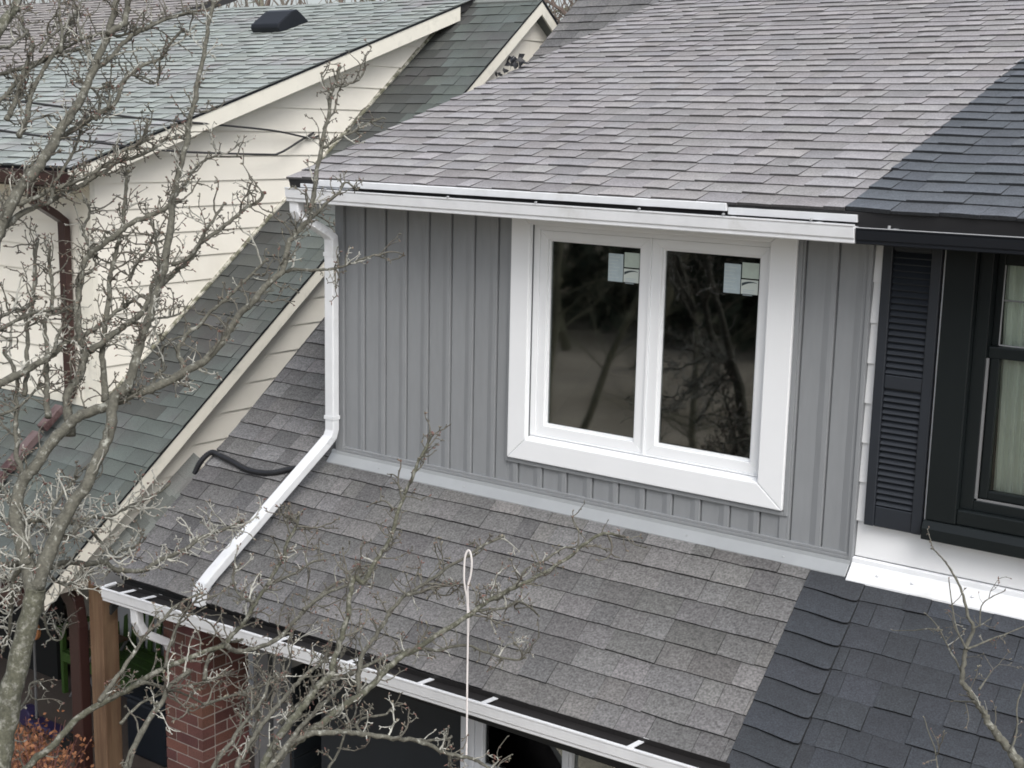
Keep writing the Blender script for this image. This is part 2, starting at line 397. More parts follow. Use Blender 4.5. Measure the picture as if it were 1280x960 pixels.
# --- dormer wall: panels and battens
mod = .178
wx0, wx1, wz0, wz1 = 0.0, 3.553, .028, 1.66
win = (1.36, 3.165, .19, 1.72)
MB().box(wx0 - .06, 1.488, .012, .10, -.4, wz1).box(3.02, wx1, .012, .10, -.4, wz1).box(1.4885, 3.0195, .012, .10, -.4, .296).make('wall', M_grey_side, G)
def vboard(xa, xb, z0, z1, y0, y1, nm):
    if nm == 'batten' and xb - xa > .05:
        MB().prism([(xa - .006, -.0015, z0), (xa + .030, y0, z0), (xb - .002, y0, z0), (xb, y0 + .003, z0), (xb, y1, z0), (xa - .006, y1, z0)], (0, 0, z1 - z0)).make(nm, M_grey_side, G); return
    MB().box(xa, xb, y0, y1, z0, z1).make(nm, M_grey_side, G, bevel=.0025)
edges = [.006 + mod * i for i in range(21)]
for i in range(20):
    xa, xb = edges[i], min(edges[i + 1], wx1)
    # flat panel, then raised batten on its right, then a dark joint
    for nm, a, b, y in (('panel', xa, xb - .062, -.001), ('batten', xb - .066, xb - .008, -.0115)):
        if b > wx1 - .01: b = wx1 - .01
        if b - a < .01: continue
        segs = []
        if b <= win[0] - .022 or a >= win[1] + .022: segs = [(a, b, wz0, wz1)]
        else:
            la, lb = max(a, a), min(b, win[0] - .022)
            if a < win[0] - .022: segs.append((a, win[0] - .022, wz0, wz1)); a2 = win[0] - .022
            else: a2 = a
            if b > win[1] + .022: segs.append((win[1] + .022, b, wz0, wz1)); b2 = win[1] + .022
            else: b2 = b
            segs.append((a2, b2, wz0, win[2] - .03))
        for (p, q, z0, z1) in segs:
            if q - p > .008: vboard(p, q, z0, z1, y, .011, nm)
# corner post, right edge trim, base channel, J channel round the window
MB().box(-.068, .003, -.022, .06, -.03, wz1).make('corner_trim', M_grey_side, G, bevel=.004)
MB().box(wx1 - .012, wx1 + .012, -.024, .06, -.03, wz1).make('edge_trim', M_grey_side, G, bevel=.004)
MB().box(.003, wx1 - .012, -.024, -.0005, .001, .018).box(.003, wx1 - .012, -.018, -.0008, .0185, .034).make('base_trim', M_grey_side, G, bevel=.002)
MB().box(win[0] - .024, win[0] - .002, -.020, .010, win[2] - .028, wz1).box(win[1] + .002, win[1] + .026, -.020, .010, win[2] - .028, wz1) \
    .box(win[0] - .0015, win[1] + .0015, -.020, .010, win[2] - .030, win[2] - .006).make('window_channel', M_grey_side, G, bevel=.003)
# flashing between wall and lower roof
fl = [(0, -.010, .004), (0, -.026, -.002), (0, -.030, -.020), (0, -.070, -.061), (0, -.078, -.070), (0, -.080, -.084), (0, -.02, -.06)]
MB().prism([(-.10, y, z) for _, y, z in fl], (3.655, 0, 0)).make('flashing', M_flash, G, bevel=.002)
for x in (.35, 1.05, 1.9, 2.62, 3.2):
    MB().lathe((x, -.055, -.047), [(.0, 0), (.008, .0), (.006, .004), (.001, .006)], 8).make('flashing_nail', M_flash, G)

# --- window
MW = M_white_trim
def trim4(name, x0, x1, z0, z1, wl, wr, wb, wt, y0, y1, material, parent, bev=.004):
    """mitred picture-frame of four boards"""
    o = [(x0, z0), (x1, z0), (x1, z1), (x0, z1)]; n = [(x0 + wl, z0 + wb), (x1 - wr, z0 + wb), (x1 - wr, z1 - wt), (x0 + wl, z1 - wt)]
    for i in range(4):
        j = (i + 1) % 4
        poly = [(o[i][0], y0, o[i][1]), (o[j][0], y0, o[j][1]), (n[j][0], y0, n[j][1]), (n[i][0], y0, n[i][1])]
        MB().prism(poly, (0, y1 - y0, 0)).make(name, material, parent, bevel=bev)
wi = new_obj('window', *(lambda b: (b.v, b.f))(MB().box(1.49, 3.03, .9, .91, .30, 1.66)), M_dark, G)
wi['label'] = 'white double casement window with stickers still on the glass'
trim4('casing', *win, .132, .150, .128, .128, -.036, .004, MW, wi, .006)
# sloped sill ledge and jamb returns
MB().prism([(1.492, -.030, .318), (1.492, .035, .340), (1.492, .035, .30), (1.492, -.030, .30)], (1.522, 0, 0)).make('sill', MW, wi)
trim4('frame', 1.492, 3.015, .338, 1.592, .040, .018, .008, .030, .012, .085, MW, wi, .002)
for (a, b) in ((1.532, 2.272), (2.284, 2.997)):
    z0, z1 = .346, 1.560
    wl_, wr_ = (.052, .062) if a < 2 else (.062, .056)
    trim4('sash', a, b, z0, z1, wl_, wr_, .060, .049, .020, .075, MW, wi, .0025)
    trim4('glazing_bead', a + wl_, b - wr_, z0 + .060, z1 - .049, .011, .013, .013, .012, .038, .062, MW, wi, .0015)
    gx0, gx1, gz0, gz1 = a + wl_ + .011, b - wr_ - .013, z0 + .073, z1 - .061
    MB().box(gx0 - .004, gx1 + .004, .050, .0525, gz0 - .004, gz1 + .004).make('pane', M_glass, wi)
    # stickers near the upper right corner of the pane
    def stk(x0, x1, zz0, zz1, material):
        return MB().box(x0, x1, .0465, .0495, zz0, zz1).make('sticker', material, wi)
    r = gx1 - .006; t = gz1 - .030
    stk(r - .205, r - .108, t - .168, t - .012, M_st_blue)
    stk(r - .100, r - .002, t - .082, t, M_st_green)
    stk(r - .102, r - .004, t - .166, t - .090, M_st_pale)
    a0 = MB(); a1 = MB(); n = 10           # dark arch print on the lower small sticker
    for i in range(n):
        u0, u1 = i / n, (i + 1) / n
        f0 = lambda u: t - .118 + .020 * math.sin(math.pi * (.15 + .6 * u)); f1 = lambda u: f0(u) - .002 - .014 * (1 - u)
        a0.add([(r - .098 + .088 * u0, .0460, f0(u0)), (r - .098 + .088 * u1, .0460, f0(u1)), (r - .098 + .088 * u1, .0460, f1(u1)), (r - .098 + .088 * u0, .0460, f1(u0))], [(0, 1, 2, 3)])
    a0.make('sticker_print', M_st_dark, wi)
    for k in range(4):
        a1.box(r - .090, r - .022 - .012 * (k % 2), .0458, .0462, t - .146 - .009 * k, t - .143 - .009 * k)
    a1.make('sticker_print', M_st_blue, wi)
    a2 = MB()
    for k in range(7): a2.box(r - .204, r - .130 - .01 * (k % 3), .0458, .0462, t - .032 - .019 * k, t - .030 - .019 * k)
    a2.make('sticker_print', M_st_pale, wi)
MB().box(2.272, 2.284, .010, .07, .346, 1.560).make('mullion', MW, wi)
MB().box(1.2, 1.3, .11, 1.0, .1, 1.75).box(3.2, 3.3, .11, 1.0, .1, 1.75).box(1.3005, 3.1995, .11, .9, .1, .2).box(1.3005, 3.1995, .11, .9, 1.655, 1.75).make('room', M_dark, wi)

# --- eave of the dormer: fascia, drip edge, soffit, gutter
MB().box(-.24, 3.56, -.222, -.20, 1.655, 1.775).make('fascia', M_white, G)
MB().box(-.24, 3.56, -.20, .012, 1.662, 1.672).make('soffit', M_white, G)
MB().prism([(.02, -.236, 1.797), (.02, -.262, 1.790), (.02, -.262, 1.752), (.02, -.2225, 1.752), (.02, -.2225, 1.782)], (2.85, 0, 0)).make('drip_edge', M_white, G, bevel=.002)
MB().box(-.15, .30, -.250, -.2235, 1.738, 1.762).make('drip_edge', M_white, G, bevel=.002)
g1 = gutter_run('gutter', -.20, 3.585, 1.738, 1.730, -.225, .115, .088, M_white, G)
for x in (-.12, .15, 1.12, 1.74, 2.4, 2.89, 3.36):
    MB().box(x, x + .022, -.335, -.226, 1.722, 1.727).make('gutter_hanger', M_white, g1)
    MB().tube([(x + .011, -.338, 1.742), (x + .011, -.352, 1.742)], .006, 6).make('hanger_screw', M_rubber, g1)
MB().box(2.873, 3.56, -.245, -.2225, 1.735, 1.772).make('fascia_cover', M_white, G, bevel=.002)
# downspout: outlet, elbows, leg down the corner, elbow, run over the lower roof, drop into the lower gutter
DS = [(-.150, -.285, 1.655), (-.148, -.283, 1.585), (-.135, -.268, 1.555), (-.045, -.120, 1.450), (-.030, -.098, 1.42), (-.030, -.094, 1.37),
      (-.030, -.094, .16), (-.034, -.108, .115), (-.045, -.150, .070), (-.160, -1.030, -.625), (-.166, -1.085, -.672), (-.168, -1.120, -.715), (-.168, -1.130, -.80)]
A = [(1, 0, 0)] * len(DS)
Bv = [(0, 1, 0), (0, 1, 0), (0, .9, .5), (0, .6, .8), (0, .9, .4), (0, 1, 0), (0, 1, 0), (0, .9, -.3), (0, .62, -.78), (0, .62, -.78), (0, .75, -.6), (0, 1, -.2), (0, 1, 0)]
ds = MB().rect_tube(DS, A, Bv, .078, .058).make('downspout', M_white, G, bevel=.008)
for i0, i1 in ((2, 3), (7, 8), (10, 11)):    # crimped rings of the elbows
    a, b = Vector(DS[i0]), Vector(DS[i1])
    for k in range(5):
        c0 = a.lerp(b, .1 + .18 * k); c1 = a.lerp(b, .1 + .18 * k + .07)
        MB().rect_tube([c0, c1], [(1, 0, 0)] * 2, [Bv[i0]] * 2, .083, .063).make('elbow_rib', M_white, ds, bevel=.004)
for z in (.23, 1.30):
    MB().rect_tube([(-.030, -.094, z), (-.030, -.094, z + .025)], [(1, 0, 0)] * 2, [(0, 1, 0)] * 2, .084, .064).make('strap', M_white, ds)

# --- lower eave gutter
MB().prism([(-.96, -1.075, -.985), (3.46, -1.05, -.97), (3.46, -1.05, -.80), (-.96, -1.075, -.82)], (0, .022, 0)).make('fascia', M_dark, G)
g2 = gutter_run('gutter', -.985, 3.50, -.838, -.728, -1.125, .125, .090, M_white, G, skew=.0, caps=(True, False))
def lipz(x): return -.838 + (x + .985) * .02453
for x in (-.80, -.60, .62, 1.18, 1.69, 2.12, 3.0):
    z = lipz(x)
    MB().prism([(x, -1.245, z + .001), (x + .03, -1.245, z + .001), (x + .03, -1.085, z - .012), (x, -1.085, z - .012)], (0, 0, .004)).make('gutter_hanger', M_white, g2)
MB().prism([(-.985, -1.246, lipz(-.985)), (-.985, -1.128, lipz(-.985)), (-.985, -1.128, lipz(-.985) + .010), (-.985, -1.246, lipz(-.985) + .010)], (.02, 0, 0)).make('end_cap', M_white, g2)
MB().prism([(-.975, -1.236, lipz(-.975) - .016), (3.49, -1.236, lipz(3.49) - .016), (3.49, -1.130, lipz(3.49) - .016), (-.975, -1.130, lipz(-.975) - .016)], (0, 0, -.004)).make('gutter_debris', M_debris, g2)
MB().prism([(-.975, -1.1315, lipz(-.975) - .05), (3.49, -1.1315, lipz(3.49) - .05), (3.49, -1.1315, lipz(3.49) + .012), (-.975, -1.1315, lipz(-.975) + .012)], (0, .003, 0)).make('gutter_back', M_debris, g2)
MB().prism([(-.18, -.330, 1.719), (3.57, -.330, 1.712), (3.57, -.229, 1.712), (-.18, -.229, 1.719)], (0, 0, -.004)).make('gutter_debris', M_debris, g1)
# lower downspout with a swan neck to the brick pillar
D2 = [(-.60, -1.19, -.93), (-.60, -1.19, -1.01), (-.60, -1.17, -1.06), (-.73, -1.02, -1.16), (-.79, -.95, -1.22), (-.80, -.94, -1.30), (-.80, -.94, -3.1)]
D2 = [(-.70, -1.19, -.91), (-.70, -1.185, -1.02), (-.69, -1.15, -1.10), (-.66, -1.06, -1.16), (-.64, -.99, -1.20), (-.635, -.965, -1.27), (-.635, -.96, -3.1)]
MB().rect_tube(D2, [(1, 0, 0)] * 7, [(0, 1, 0), (0, 1, .1), (0, .8, .6), (0, .4, .9), (0, .8, .5), (0, 1, 0), (0, 1, 0)], .07, .055).make('downspout', M_white, G, bevel=.008)

# --- brick pillar under the porch corner
def brick_pillar(parent, x0, x1, y0, y1, z0, z1):
    p = MB().box(x0 + .006, x1 - .006, y0 + .006, y1 - .006, z0, z1).make('pillar', M_mortar, parent)
    bh, gap, rows = .064, .012, int((z1 - z0) / .076)
    rnd = random.Random(12)
    for r in range(rows):
        z = z0 + r * .076; off = r % 2
        def brk(a, b, c, d):
            t = rnd.uniform(.7, 1.3); q = MB().box(a, b, c, d, z, z + bh)
            q.make('brick', M_brick, p, tone=(t, t * rnd.uniform(.9, 1.15), t * rnd.uniform(.9, 1.1)))
        # front face (-Y)
        xs = [x0]
        cut = .105 if off else .215
        while xs[-1] < x1 - .02: xs.append(min(xs[-1] + cut, x1)); cut = .215
        for a, b in zip(xs, xs[1:]):
            if b - a > .03: brk(a, b - gap if b < x1 else b, y0, y0 + .1)
        ys = [y0 + .1 + gap]; cut = .215 if off else .105
        while ys[-1] < y1 - .02: ys.append(min(ys[-1] + cut, y1)); cut = .215
        for a, b in zip(ys, ys[1:]):
            if b - a > .03: brk(x1 - .1, x1 - rnd.uniform(0, .002), a, b - gap if b < y1 else b)
    return p
brick_pillar(G, -.675, -.315, -1.0, -.60, GZ + .05, -.96)
# porch front: wall, posts, window, boards
MB().box(.55, 3.44, -.80, -.70, GZ, -.93).make('porch_wall', M_porch, G)
for k in range(4): MB().box(-.06 + .0, .02, -.60 + .0, -.55, GZ, -.98) if False else None
MB().box(-.20, -.11, -.62, -.54, GZ, -1.0).make('post', M_grey_post, G, bevel=.004)
MB().box(.02, .09, -.70, -.62, GZ, -1.0).make('post', M_grey_post, G, bevel=.004)
MB().box(-.27, -.23, -.60, -.56, GZ, -1.05).make('post', M_grey_post, G, bevel=.004)
MB().box(-.93, 3.44, -.98, -.90, -.965, -.90).make('eave_beam', M_porch, G)
for k in range(9):
    z = -1.42 - k * .125
    MB().box(.10, .125, -.62, .6, z, z + .115).make('side_board', M_grey_post if False else M_porch, G, bevel=.003)
pw = MB().box(1.76, 3.2, -.705, -.7, -1.5, -.95).make('window', M_dark, G); pw['label'] = 'porch window under the white gutter'
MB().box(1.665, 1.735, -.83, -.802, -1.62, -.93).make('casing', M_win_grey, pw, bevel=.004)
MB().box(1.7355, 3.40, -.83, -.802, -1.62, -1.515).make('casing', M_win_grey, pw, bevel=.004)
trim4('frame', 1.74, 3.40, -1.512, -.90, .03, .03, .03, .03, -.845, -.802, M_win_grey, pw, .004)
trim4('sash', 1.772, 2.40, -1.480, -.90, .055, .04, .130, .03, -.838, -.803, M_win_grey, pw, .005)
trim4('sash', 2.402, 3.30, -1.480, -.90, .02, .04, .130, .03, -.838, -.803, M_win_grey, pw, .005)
MB().box(1.825, 2.36, -.806, -.8035, -1.352, -.93).make('pane', M_glass_b, pw)
MB().box(2.421, 3.26, -.806, -.8035, -1.352, -.93).make('pane', M_glass_b, pw)
# body of the house behind (side wall under the left rake)
MB().box(-.72, 3.36, .62, 9, GZ, .2).make('house_body', M_grey_side, G)
MB().prism([(-.95, -.95, GZ + 2.3), (-.95, .62, GZ + 2.3), (-.95, .62, .25), (-.95, -.95, -.82)], (.03, 0, 0)).make('gable_end', M_dark, G)
slab('back_roof', (0, 10.45, -.03), math.pi - TL, -1.6, 3.4, -1.6, 3.0, .0, 6.28, .14, M_grey_sh, G, top=.14, tone=1.0)
MB().prism([(-.055, .08, -.1), (-.055, .08, 1.66), (-.055, 4.9, 3.2), (-.055, 4.9, 3.0)], (.03, 0, 0)).make('cheek_wall', M_grey_side, G)

# ================================================================ white house (right)
Wh = thing('white_house', 'white lap sided house with charcoal shutter, black window and black gutter', 'house', (6, 1, GZ))
shw = Shingles()
mainw = slab('roof', (0, 0, -.03), TL, 3.46, 8.6, 3.36, 8.6, -1.33, .2, .14, M_deck, Wh); mainw['label'] = 'charcoal shingle roof below the black window'
dormw = slab('roof', (0, -.25, 1.79), TD, 3.502, 8.6, 3.502, 8.6, .004, 5.75, .10, M_deck, Wh); dormw['label'] = 'charcoal shingle roof above the black gutter'
def first_butt(a, b, rnd):   # the curled overlay tabs along the joint with the grey roof
    w = b - a
    return [(0, .016, -.002), (.25, .013, .0), (.5, .004, .004), (.75, -.006, .007), (.92, -.009, .008), (.985, -.004, .006), (1, .010, .003)]
def wav(a, b, rnd):
    if a < 3.95:
        f = lambda x: .012 * math.cos((x - 3.5) * 9) * max(0, 1 - (x - 3.5) / .5)
        return [(0, f(a), .001), (.33, f(a + (b - a) * .33), .002), (.66, f(a + (b - a) * .66), .002), (1, f(b), .001)]
    wob = rnd.uniform(-.004, .004); return [(0, wob, 0), (.5, 0, .002), (1, -wob, 0)]
jb = lambda y: bound(y) + .305
shw.field((0, 0, -.026), TL, lambda y: bound(y) + .002, jb, -1.375, -.085, E_, M_black_sh, [60], 21, Hs=(.013, .015), tone_amp=.07, shear=-.07, butt=first_butt)
shw.field((0, 0, -.028), TL, lambda y: jb(y) + .001, lambda y: 8.5, -1.36, -.04, E_, M_black_sh, W_, 22, Hs=(.004, .008, .013), tone_amp=.12, shear=-.07)
shw.field((0, -.25, 1.792), TD, lambda y: 3.497, lambda y: 8.5, -.005, 5.7, E_, M_black_sh, WU, 23, Hs=(.010, .015), tone_amp=.12, alt=.04, butt=wav)
M_black_sheen = M_black_sh.copy(); M_black_sheen.name = 'charcoal_granules_with_sheen'
for n_ in M_black_sheen.node_tree.nodes:
    if n_.type == 'RGB': n_.outputs[0].default_value = (.085, .096, .110, 1)  # upper roof: grazing sky sheen put into a paler charcoal
for i_, t_ in enumerate(shw.t):
    if t_[1] == TD: shw.t[i_] = t_[:9] + (M_black_sheen,) + t_[10:]
shw.build({'charcoal_shingle_granules': mainw, 'charcoal_granules_with_sheen': dormw}, 300)
# walls: white lap boards
MB().box(wx1 + .014, 4.08, .03, .16, -.5, 1.66).box(5.61, 8.5, .03, .16, -.5, 1.66).box(4.0805, 5.6095, .03, .16, -.5, .37).make('wall', M_white_side, Wh)
MB().box(4.0, 5.7, .165, 2.2, .1, 1.75).make('room', M_dark, Wh)
lap_siding(Wh, lambda u, z, o: (u, .012 - o, z), [(wx1 + .0125, .212), (3.93, .212), (3.93, 1.655), (wx1 + .0125, 1.655)], .212 + .0, .2035, M_white_side, proud=.012)
lap_siding(Wh, lambda u, z, o: (u, .018 - o, z), [(wx1 + .015, .026), (8.5, .026), (8.5, .2115), (wx1 + .015, .2115)], .026, .1860, M_white_side)
flw = [(0, -.004, .024), (0, -.024, .018), (0, -.028, -.004), (0, -.083, -.064), (0, -.095, -.078), (0, -.096, -.088), (0, -.02, -.05)]
MB().prism([(3.566, y, z) for _, y, z in flw], (4.9, 0, 0)).make('flashing', M_white, Wh, bevel=.002)
for x in (3.72, 3.9, 4.2, 4.5): MB().lathe((x, -.060, -.036), [(.0, 0), (.010, .0), (.007, .004), (.001, .006)], 8).make('flashing_nail', M_white, Wh)
# shutter
sx0, sx1, sz0, sz1 = 3.618, 3.913, .208, 1.69
sh = MB().box(sx0 + .003, sx1 - .003, -.013, -.002, sz0 + .003, sz1 - .003).make('shutter', M_shutter, Wh); sh['label'] = 'charcoal louvred shutter left of the black window'
MB().box(sx0, sx0 + .052, -.040, -.004, sz0, sz1).make('stile', M_shutter, sh, bevel=.005)
MB().box(sx1 - .052, sx1, -.040, -.004, sz0, sz1).make('stile', M_shutter, sh, bevel=.005)
MB().box(sx0 + .053, sx1 - .053, -.034, -.004, sz0, sz0 + .105).make('rail', M_shutter, sh, bevel=.004)
MB().box(sx0 + .053, sx1 - .053, -.034, -.004, .918, .985).make('rail', M_shutter, sh, bevel=.004)
MB().box(sx0 + .053, sx1 - .053, -.034, -.004, 1.60, sz1).make('rail', M_shutter, sh, bevel=.004)
def louvres(za, zb, n):
    for i in range(n):
        z = za + (zb - za) * i / n; h = (zb - za) / n
        MB().prism([(sx0 + .054, -.033, z + .003), (sx0 + .054, -.030, z + .007), (sx0 + .054, -.010, z + h * .98), (sx0 + .054, -.008, z + h * .7)], (sx1 - sx0 - .108, 0, 0)).make('slat', M_shutter, sh)
louvres(.318, .914, 19); louvres(.990, 1.596, 19)
MB().box(3.918, 3.931, -.018, .02, .22, 1.66).make('trim_strip', M_white, Wh)
# black window
bw = MB().box(4.05, 5.65, .158, .163, .36, 1.655).make('window', M_dark, Wh); bw['label'] = 'black double hung window with pale curtains'
MB().box(3.936, 4.085, -.060, .02, .300, 1.66).make('casing', M_black_trim, bw, bevel=.006)
MB().prism([(3.930, -.085, .205), (3.930, .01, .205), (3.930, .01, .298), (3.930, -.064, .298), (3.930, -.085, .262)], (2.0, 0, 0)).make('sill', M_black_trim, bw, bevel=.004)
MB().box(4.0855, 5.9, -.050, .02, .3005, .375).make('casing', M_black_trim, bw, bevel=.006)
MB().box(4.0855, 4.150, -.015, .09, .376, 1.66).make('frame', M_black_trim, bw, bevel=.003)
MB().box(4.1505, 5.9, -.015, .09, .376, .425).make('frame', M_black_trim, bw, bevel=.003)
MB().box(4.1505, 4.162, -.006, .006, .4255, 1.12).make('screen_bead', M_grey_post, bw)
MB().box(4.1505, 5.9, -.006, .006, .4255, .434).make('screen_bead', M_grey_post, bw)
MB().box(4.163, 4.205, .015, .06, .4345, 1.12).make('sash', M_black_trim, bw, bevel=.004)
MB().box(4.2055, 5.9, .015, .06, .4345, .475).make('sash', M_black_trim, bw, bevel=.004)
MB().box(4.1505, 5.9, .010, .075, 1.12, 1.175).make('meeting_rail', M_black_trim, bw, bevel=.005)
MB().box(4.1505, 4.185, .05, .09, 1.176, 1.66).make('sash', M_black_trim, bw, bevel=.004)
MB().box(4.1855, 4.190, .045, .052, 1.18, 1.56).box(4.19, 5.9, .045, .052, 1.178, 1.184).make('glazing_bead', M_rubber, bw)
MB().box(4.19, 5.9, .055, .065, 1.39, 1.397).make('glazing_bar', M_grey_post, bw)
MB().box(4.1855, 5.9, .05, .09, 1.56, 1.66).make('sash', M_black_trim, bw, bevel=.004)
MB().box(4.19, 5.6, .066, .069, 1.176, 1.56).make('pane', M_glass_b, bw)
MB().box(4.205, 5.6, .035, .038, .475, 1.12).make('pane', M_glass_b, bw)
MB().lathe((4.385, .0, 1.176), [(.03, 0), (.032, .012), (.015, .02), (.012, .028)], 10).make('sash_lock', M_white, bw, smooth=True)
def curtain(x0, x1, y, z0, z1, seed, lean):
    rnd = random.Random(seed); n = 60; vs = []; fs = []
    for j in range(9):
        z = z0 + (z1 - z0) * j / 8
        for i in range(n + 1):
            u = i / n; xx = x0 + lean * (1 - j / 8) + (x1 - x0) * u
            vs.append((xx, y + .012 * math.sin(u * 38 + .6 * math.sin(j * .6)) + .008 * math.sin(u * 17 + 2), z))
    for j in range(8):
        for i in range(n): fs.append((j * (n + 1) + i, j * (n + 1) + i + 1, (j + 1) * (n + 1) + i + 1, (j + 1) * (n + 1) + i))
    return new_obj('curtain', vs, fs, M_curtain, bw, smooth=True)
curtain(4.175, 4.33, .10, .40, 1.62, 2, .03)
# black gutter, fascia, soffit
MB().box(3.565, 8.5, -.215, -.195, 1.66, 1.80).make('fascia', M_black_metal, Wh)
MB().box(3.565, 8.5, -.195, .012, 1.664, 1.674).make('soffit', M_black_metal, Wh)
MB().box(3.70, 8.5, -.032, -.024, 1.648, 1.655).make('soffit_channel', M_grey_post, Wh)
g3 = gutter_run('gutter', 3.592, 8.5, 1.716, 1.74, -.22, .110, .075, M_black_metal, Wh, caps=(True, True))
for x in (3.74, 4.6):
    MB().box(x, x + .022, -.325, -.221, 1.712, 1.717).make('gutter_hanger', M_rubber, g3)
    MB().tube([(x + .011, -.322, 1.716), (x + .011, -.322, 1.735)], .007, 6).make('hanger_screw', M_rubber, g3)
MB().tube([(3.595, -.328, 1.7165), (8.5, -.328, 1.7405)], .0035, 6).make('lip_highlight_bead', M_rubber, g3)
MB().box(3.47, 8.5, -.80, -.70, GZ, -.93).make('porch_wall', M_porch, Wh)
MB().box(3.47, 8.5, .62, 9, GZ, .1).make('house_body', M_white_side, Wh)

# ================================================================ cream neighbour with green roof
N = thing('cream_house', 'cream lap sided house with green shingle roofs and brown downspout', 'house', (-3.5, 2, GZ))
TN = math.atan(.7673); TN2 = math.atan(.3331)
zm = lambda y: 1.068 + .7673 * (y - 1.701)
zd = lambda y: 1.942 + .3331 * (y - .331)
EN = .143
O1 = (0, 0, zm(0)); 
nm = slab('roof', O1, TN, -7.0, -1.826, -7.0, -1.826, -1.1 / math.cos(TN), 4.66 / math.cos(TN), .09, M_deck, N); nm['label'] = 'steep green shingle roof behind the bare tree'
nd = slab('roof', (0, -.18, zd(-.18)), TN2, -6.95, -2.628, -6.95, -2.628, 0, 4.85 / math.cos(TN2), .08, M_deck, N); nd['label'] = 'shallow pale green shingle roof with black vent'
M_g2 = mat('pale_green_shingle_granules', (.27, .300, .285), .85, speck=.28, speck_scale=180, blotch=.12, blotch_scale=1.2, bump=.4, bump_scale=200, col2=(.27, .265, .27), c2scale=1.3, c2lo=.52, c2hi=.7, tone=True)
def strip_tint(x, y, t, rnd):     # much darker shingles in a strip next to the cheek wall
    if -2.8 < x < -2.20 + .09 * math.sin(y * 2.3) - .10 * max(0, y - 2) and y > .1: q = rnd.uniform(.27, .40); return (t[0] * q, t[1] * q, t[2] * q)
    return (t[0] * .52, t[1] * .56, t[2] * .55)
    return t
shn = Shingles()
shn.field((0, 0, zm(0)), TN, lambda y: -6.95 if y < .14 else -2.80, lambda y: -1.795, -1.1 / math.cos(TN), 4.64 / math.cos(TN), EN, M_green_sh, W_, 31, tone_amp=.13, tint=strip_tint)
shn.field((0, -.18, zd(-.18)), TN2, lambda y: -6.95, lambda y: -2.59, -.02, 4.85 / math.cos(TN2), EN, M_g2, WU, 32, Hs=(.008, .015), tone_amp=.11, alt=.06)
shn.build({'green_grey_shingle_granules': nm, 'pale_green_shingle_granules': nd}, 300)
slab('back_roof', (0, 2 * 4.66 - 0, zm(0)), math.pi - TN, -7.0, -1.826, -7.0, -1.826, 0, 4.64 / math.cos(TN), .09, M_green_sh, N, top=.09, tone=1.0)
MB().tube([(-6.95, 4.66, zm(4.66) - .02), (-1.83, 4.66, zm(4.66) - .02)], .05, 6).make('ridge_cap', M_green_sh, N, tone=1.0)
# cheek wall boards
lap_siding(N, lambda u, z, o: (-2.80 + o, u, z), [(.14, zm(.14) - .02), (4.46, zm(4.46) - .02), (4.46, zd(4.46) - .06), (.14, zd(.14) - .06)], 1.842, .205, M_beige)
# front wall of the neighbour's dormer
lap_siding(N, lambda u, z, o: (u, .14 - o, z), [(-6.95, -.06), (-2.95, -.06), (-2.95, 1.66), (-6.95, 1.66)], 1.842 - .205 * 8 + .10, .205, M_beige)
MB().box(-2.95, -2.785, .115, .16, -.14, 1.68).make('corner_trim', M_beige_trim, N)
MB().box(-6.95, -2.951, .118, .16, -.13, -.062).make('base_trim', M_beige_trim, N)
# moss-lined step flashing along the cheek
MB().prism([(-2.800, .13, zm(.13) + .004), (-2.765, .13, zm(.13) + .012), (-2.765, .13, zm(.13) + .03), (-2.800, .13, zm(.13) + .045)], (0, 4.3, 4.3 * .7673)).make('step_flashing', M_moss, N)
# rakes
def rake(x0, x1, f, ya, yb, top, h, name, material):
    MB().prism([(x0, ya, f(ya) + top), (x0, yb, f(yb) + top), (x0, yb, f(yb) + top - h), (x0, ya, f(ya) + top - h)], (x1 - x0, 0, 0)).make(name, material, N)
rake(-2.625, -2.603, zd, -.19, 4.40, -.012, .145, 'rake_board', M_beige_trim)
rake(-2.6028, -2.597, zd, -.19, 4.40, .002, .022, 'drip_edge', M_black_metal)
rake(-1.823, -1.802, zm, -1.12, 4.662, -.012, .130, 'rake_board', M_beige_trim)
rake(-1.8018, -1.797, zm, -1.12, 4.662, .002, .020, 'drip_edge', M_black_metal)
zb = lambda y: zm(2 * 4.66 - y)
rake(-1.823, -1.802, zb, 4.664, 9, -.012, .130, 'rake_board', M_beige_trim)
rake(-1.8018, -1.797, zb, 4.664, 9, .002, .030, 'drip_edge', M_black_metal)
rake(-1.95, -1.824, zb, 4.664, 9, -.095, .012, 'soffit', M_beige_trim)
rake(-1.95, -1.824, zm, -1.12, 4.662, -.095, .012, 'soffit', M_beige_trim)
rake(-2.80, -2.626, zd, -.19, 4.40, -.085, .012, 'soffit', M_beige_trim)
lap_siding(N, lambda u, z, o: (-1.95 + o, u, z), [(-.95, GZ + 2.0), (4.66, GZ + 2.0), (4.66, zm(4.66) - .105), (-.95, zm(-.95) - .105)], -.12, .205, M_beige)
lap_siding(N, lambda u, z, o: (-1.95 + o, u, z), [(4.661, GZ + 2.0), (9, GZ + 2.0), (9, zb(9) - .105), (4.661, zm(4.66) - .105)], -.12, .205, M_beige)
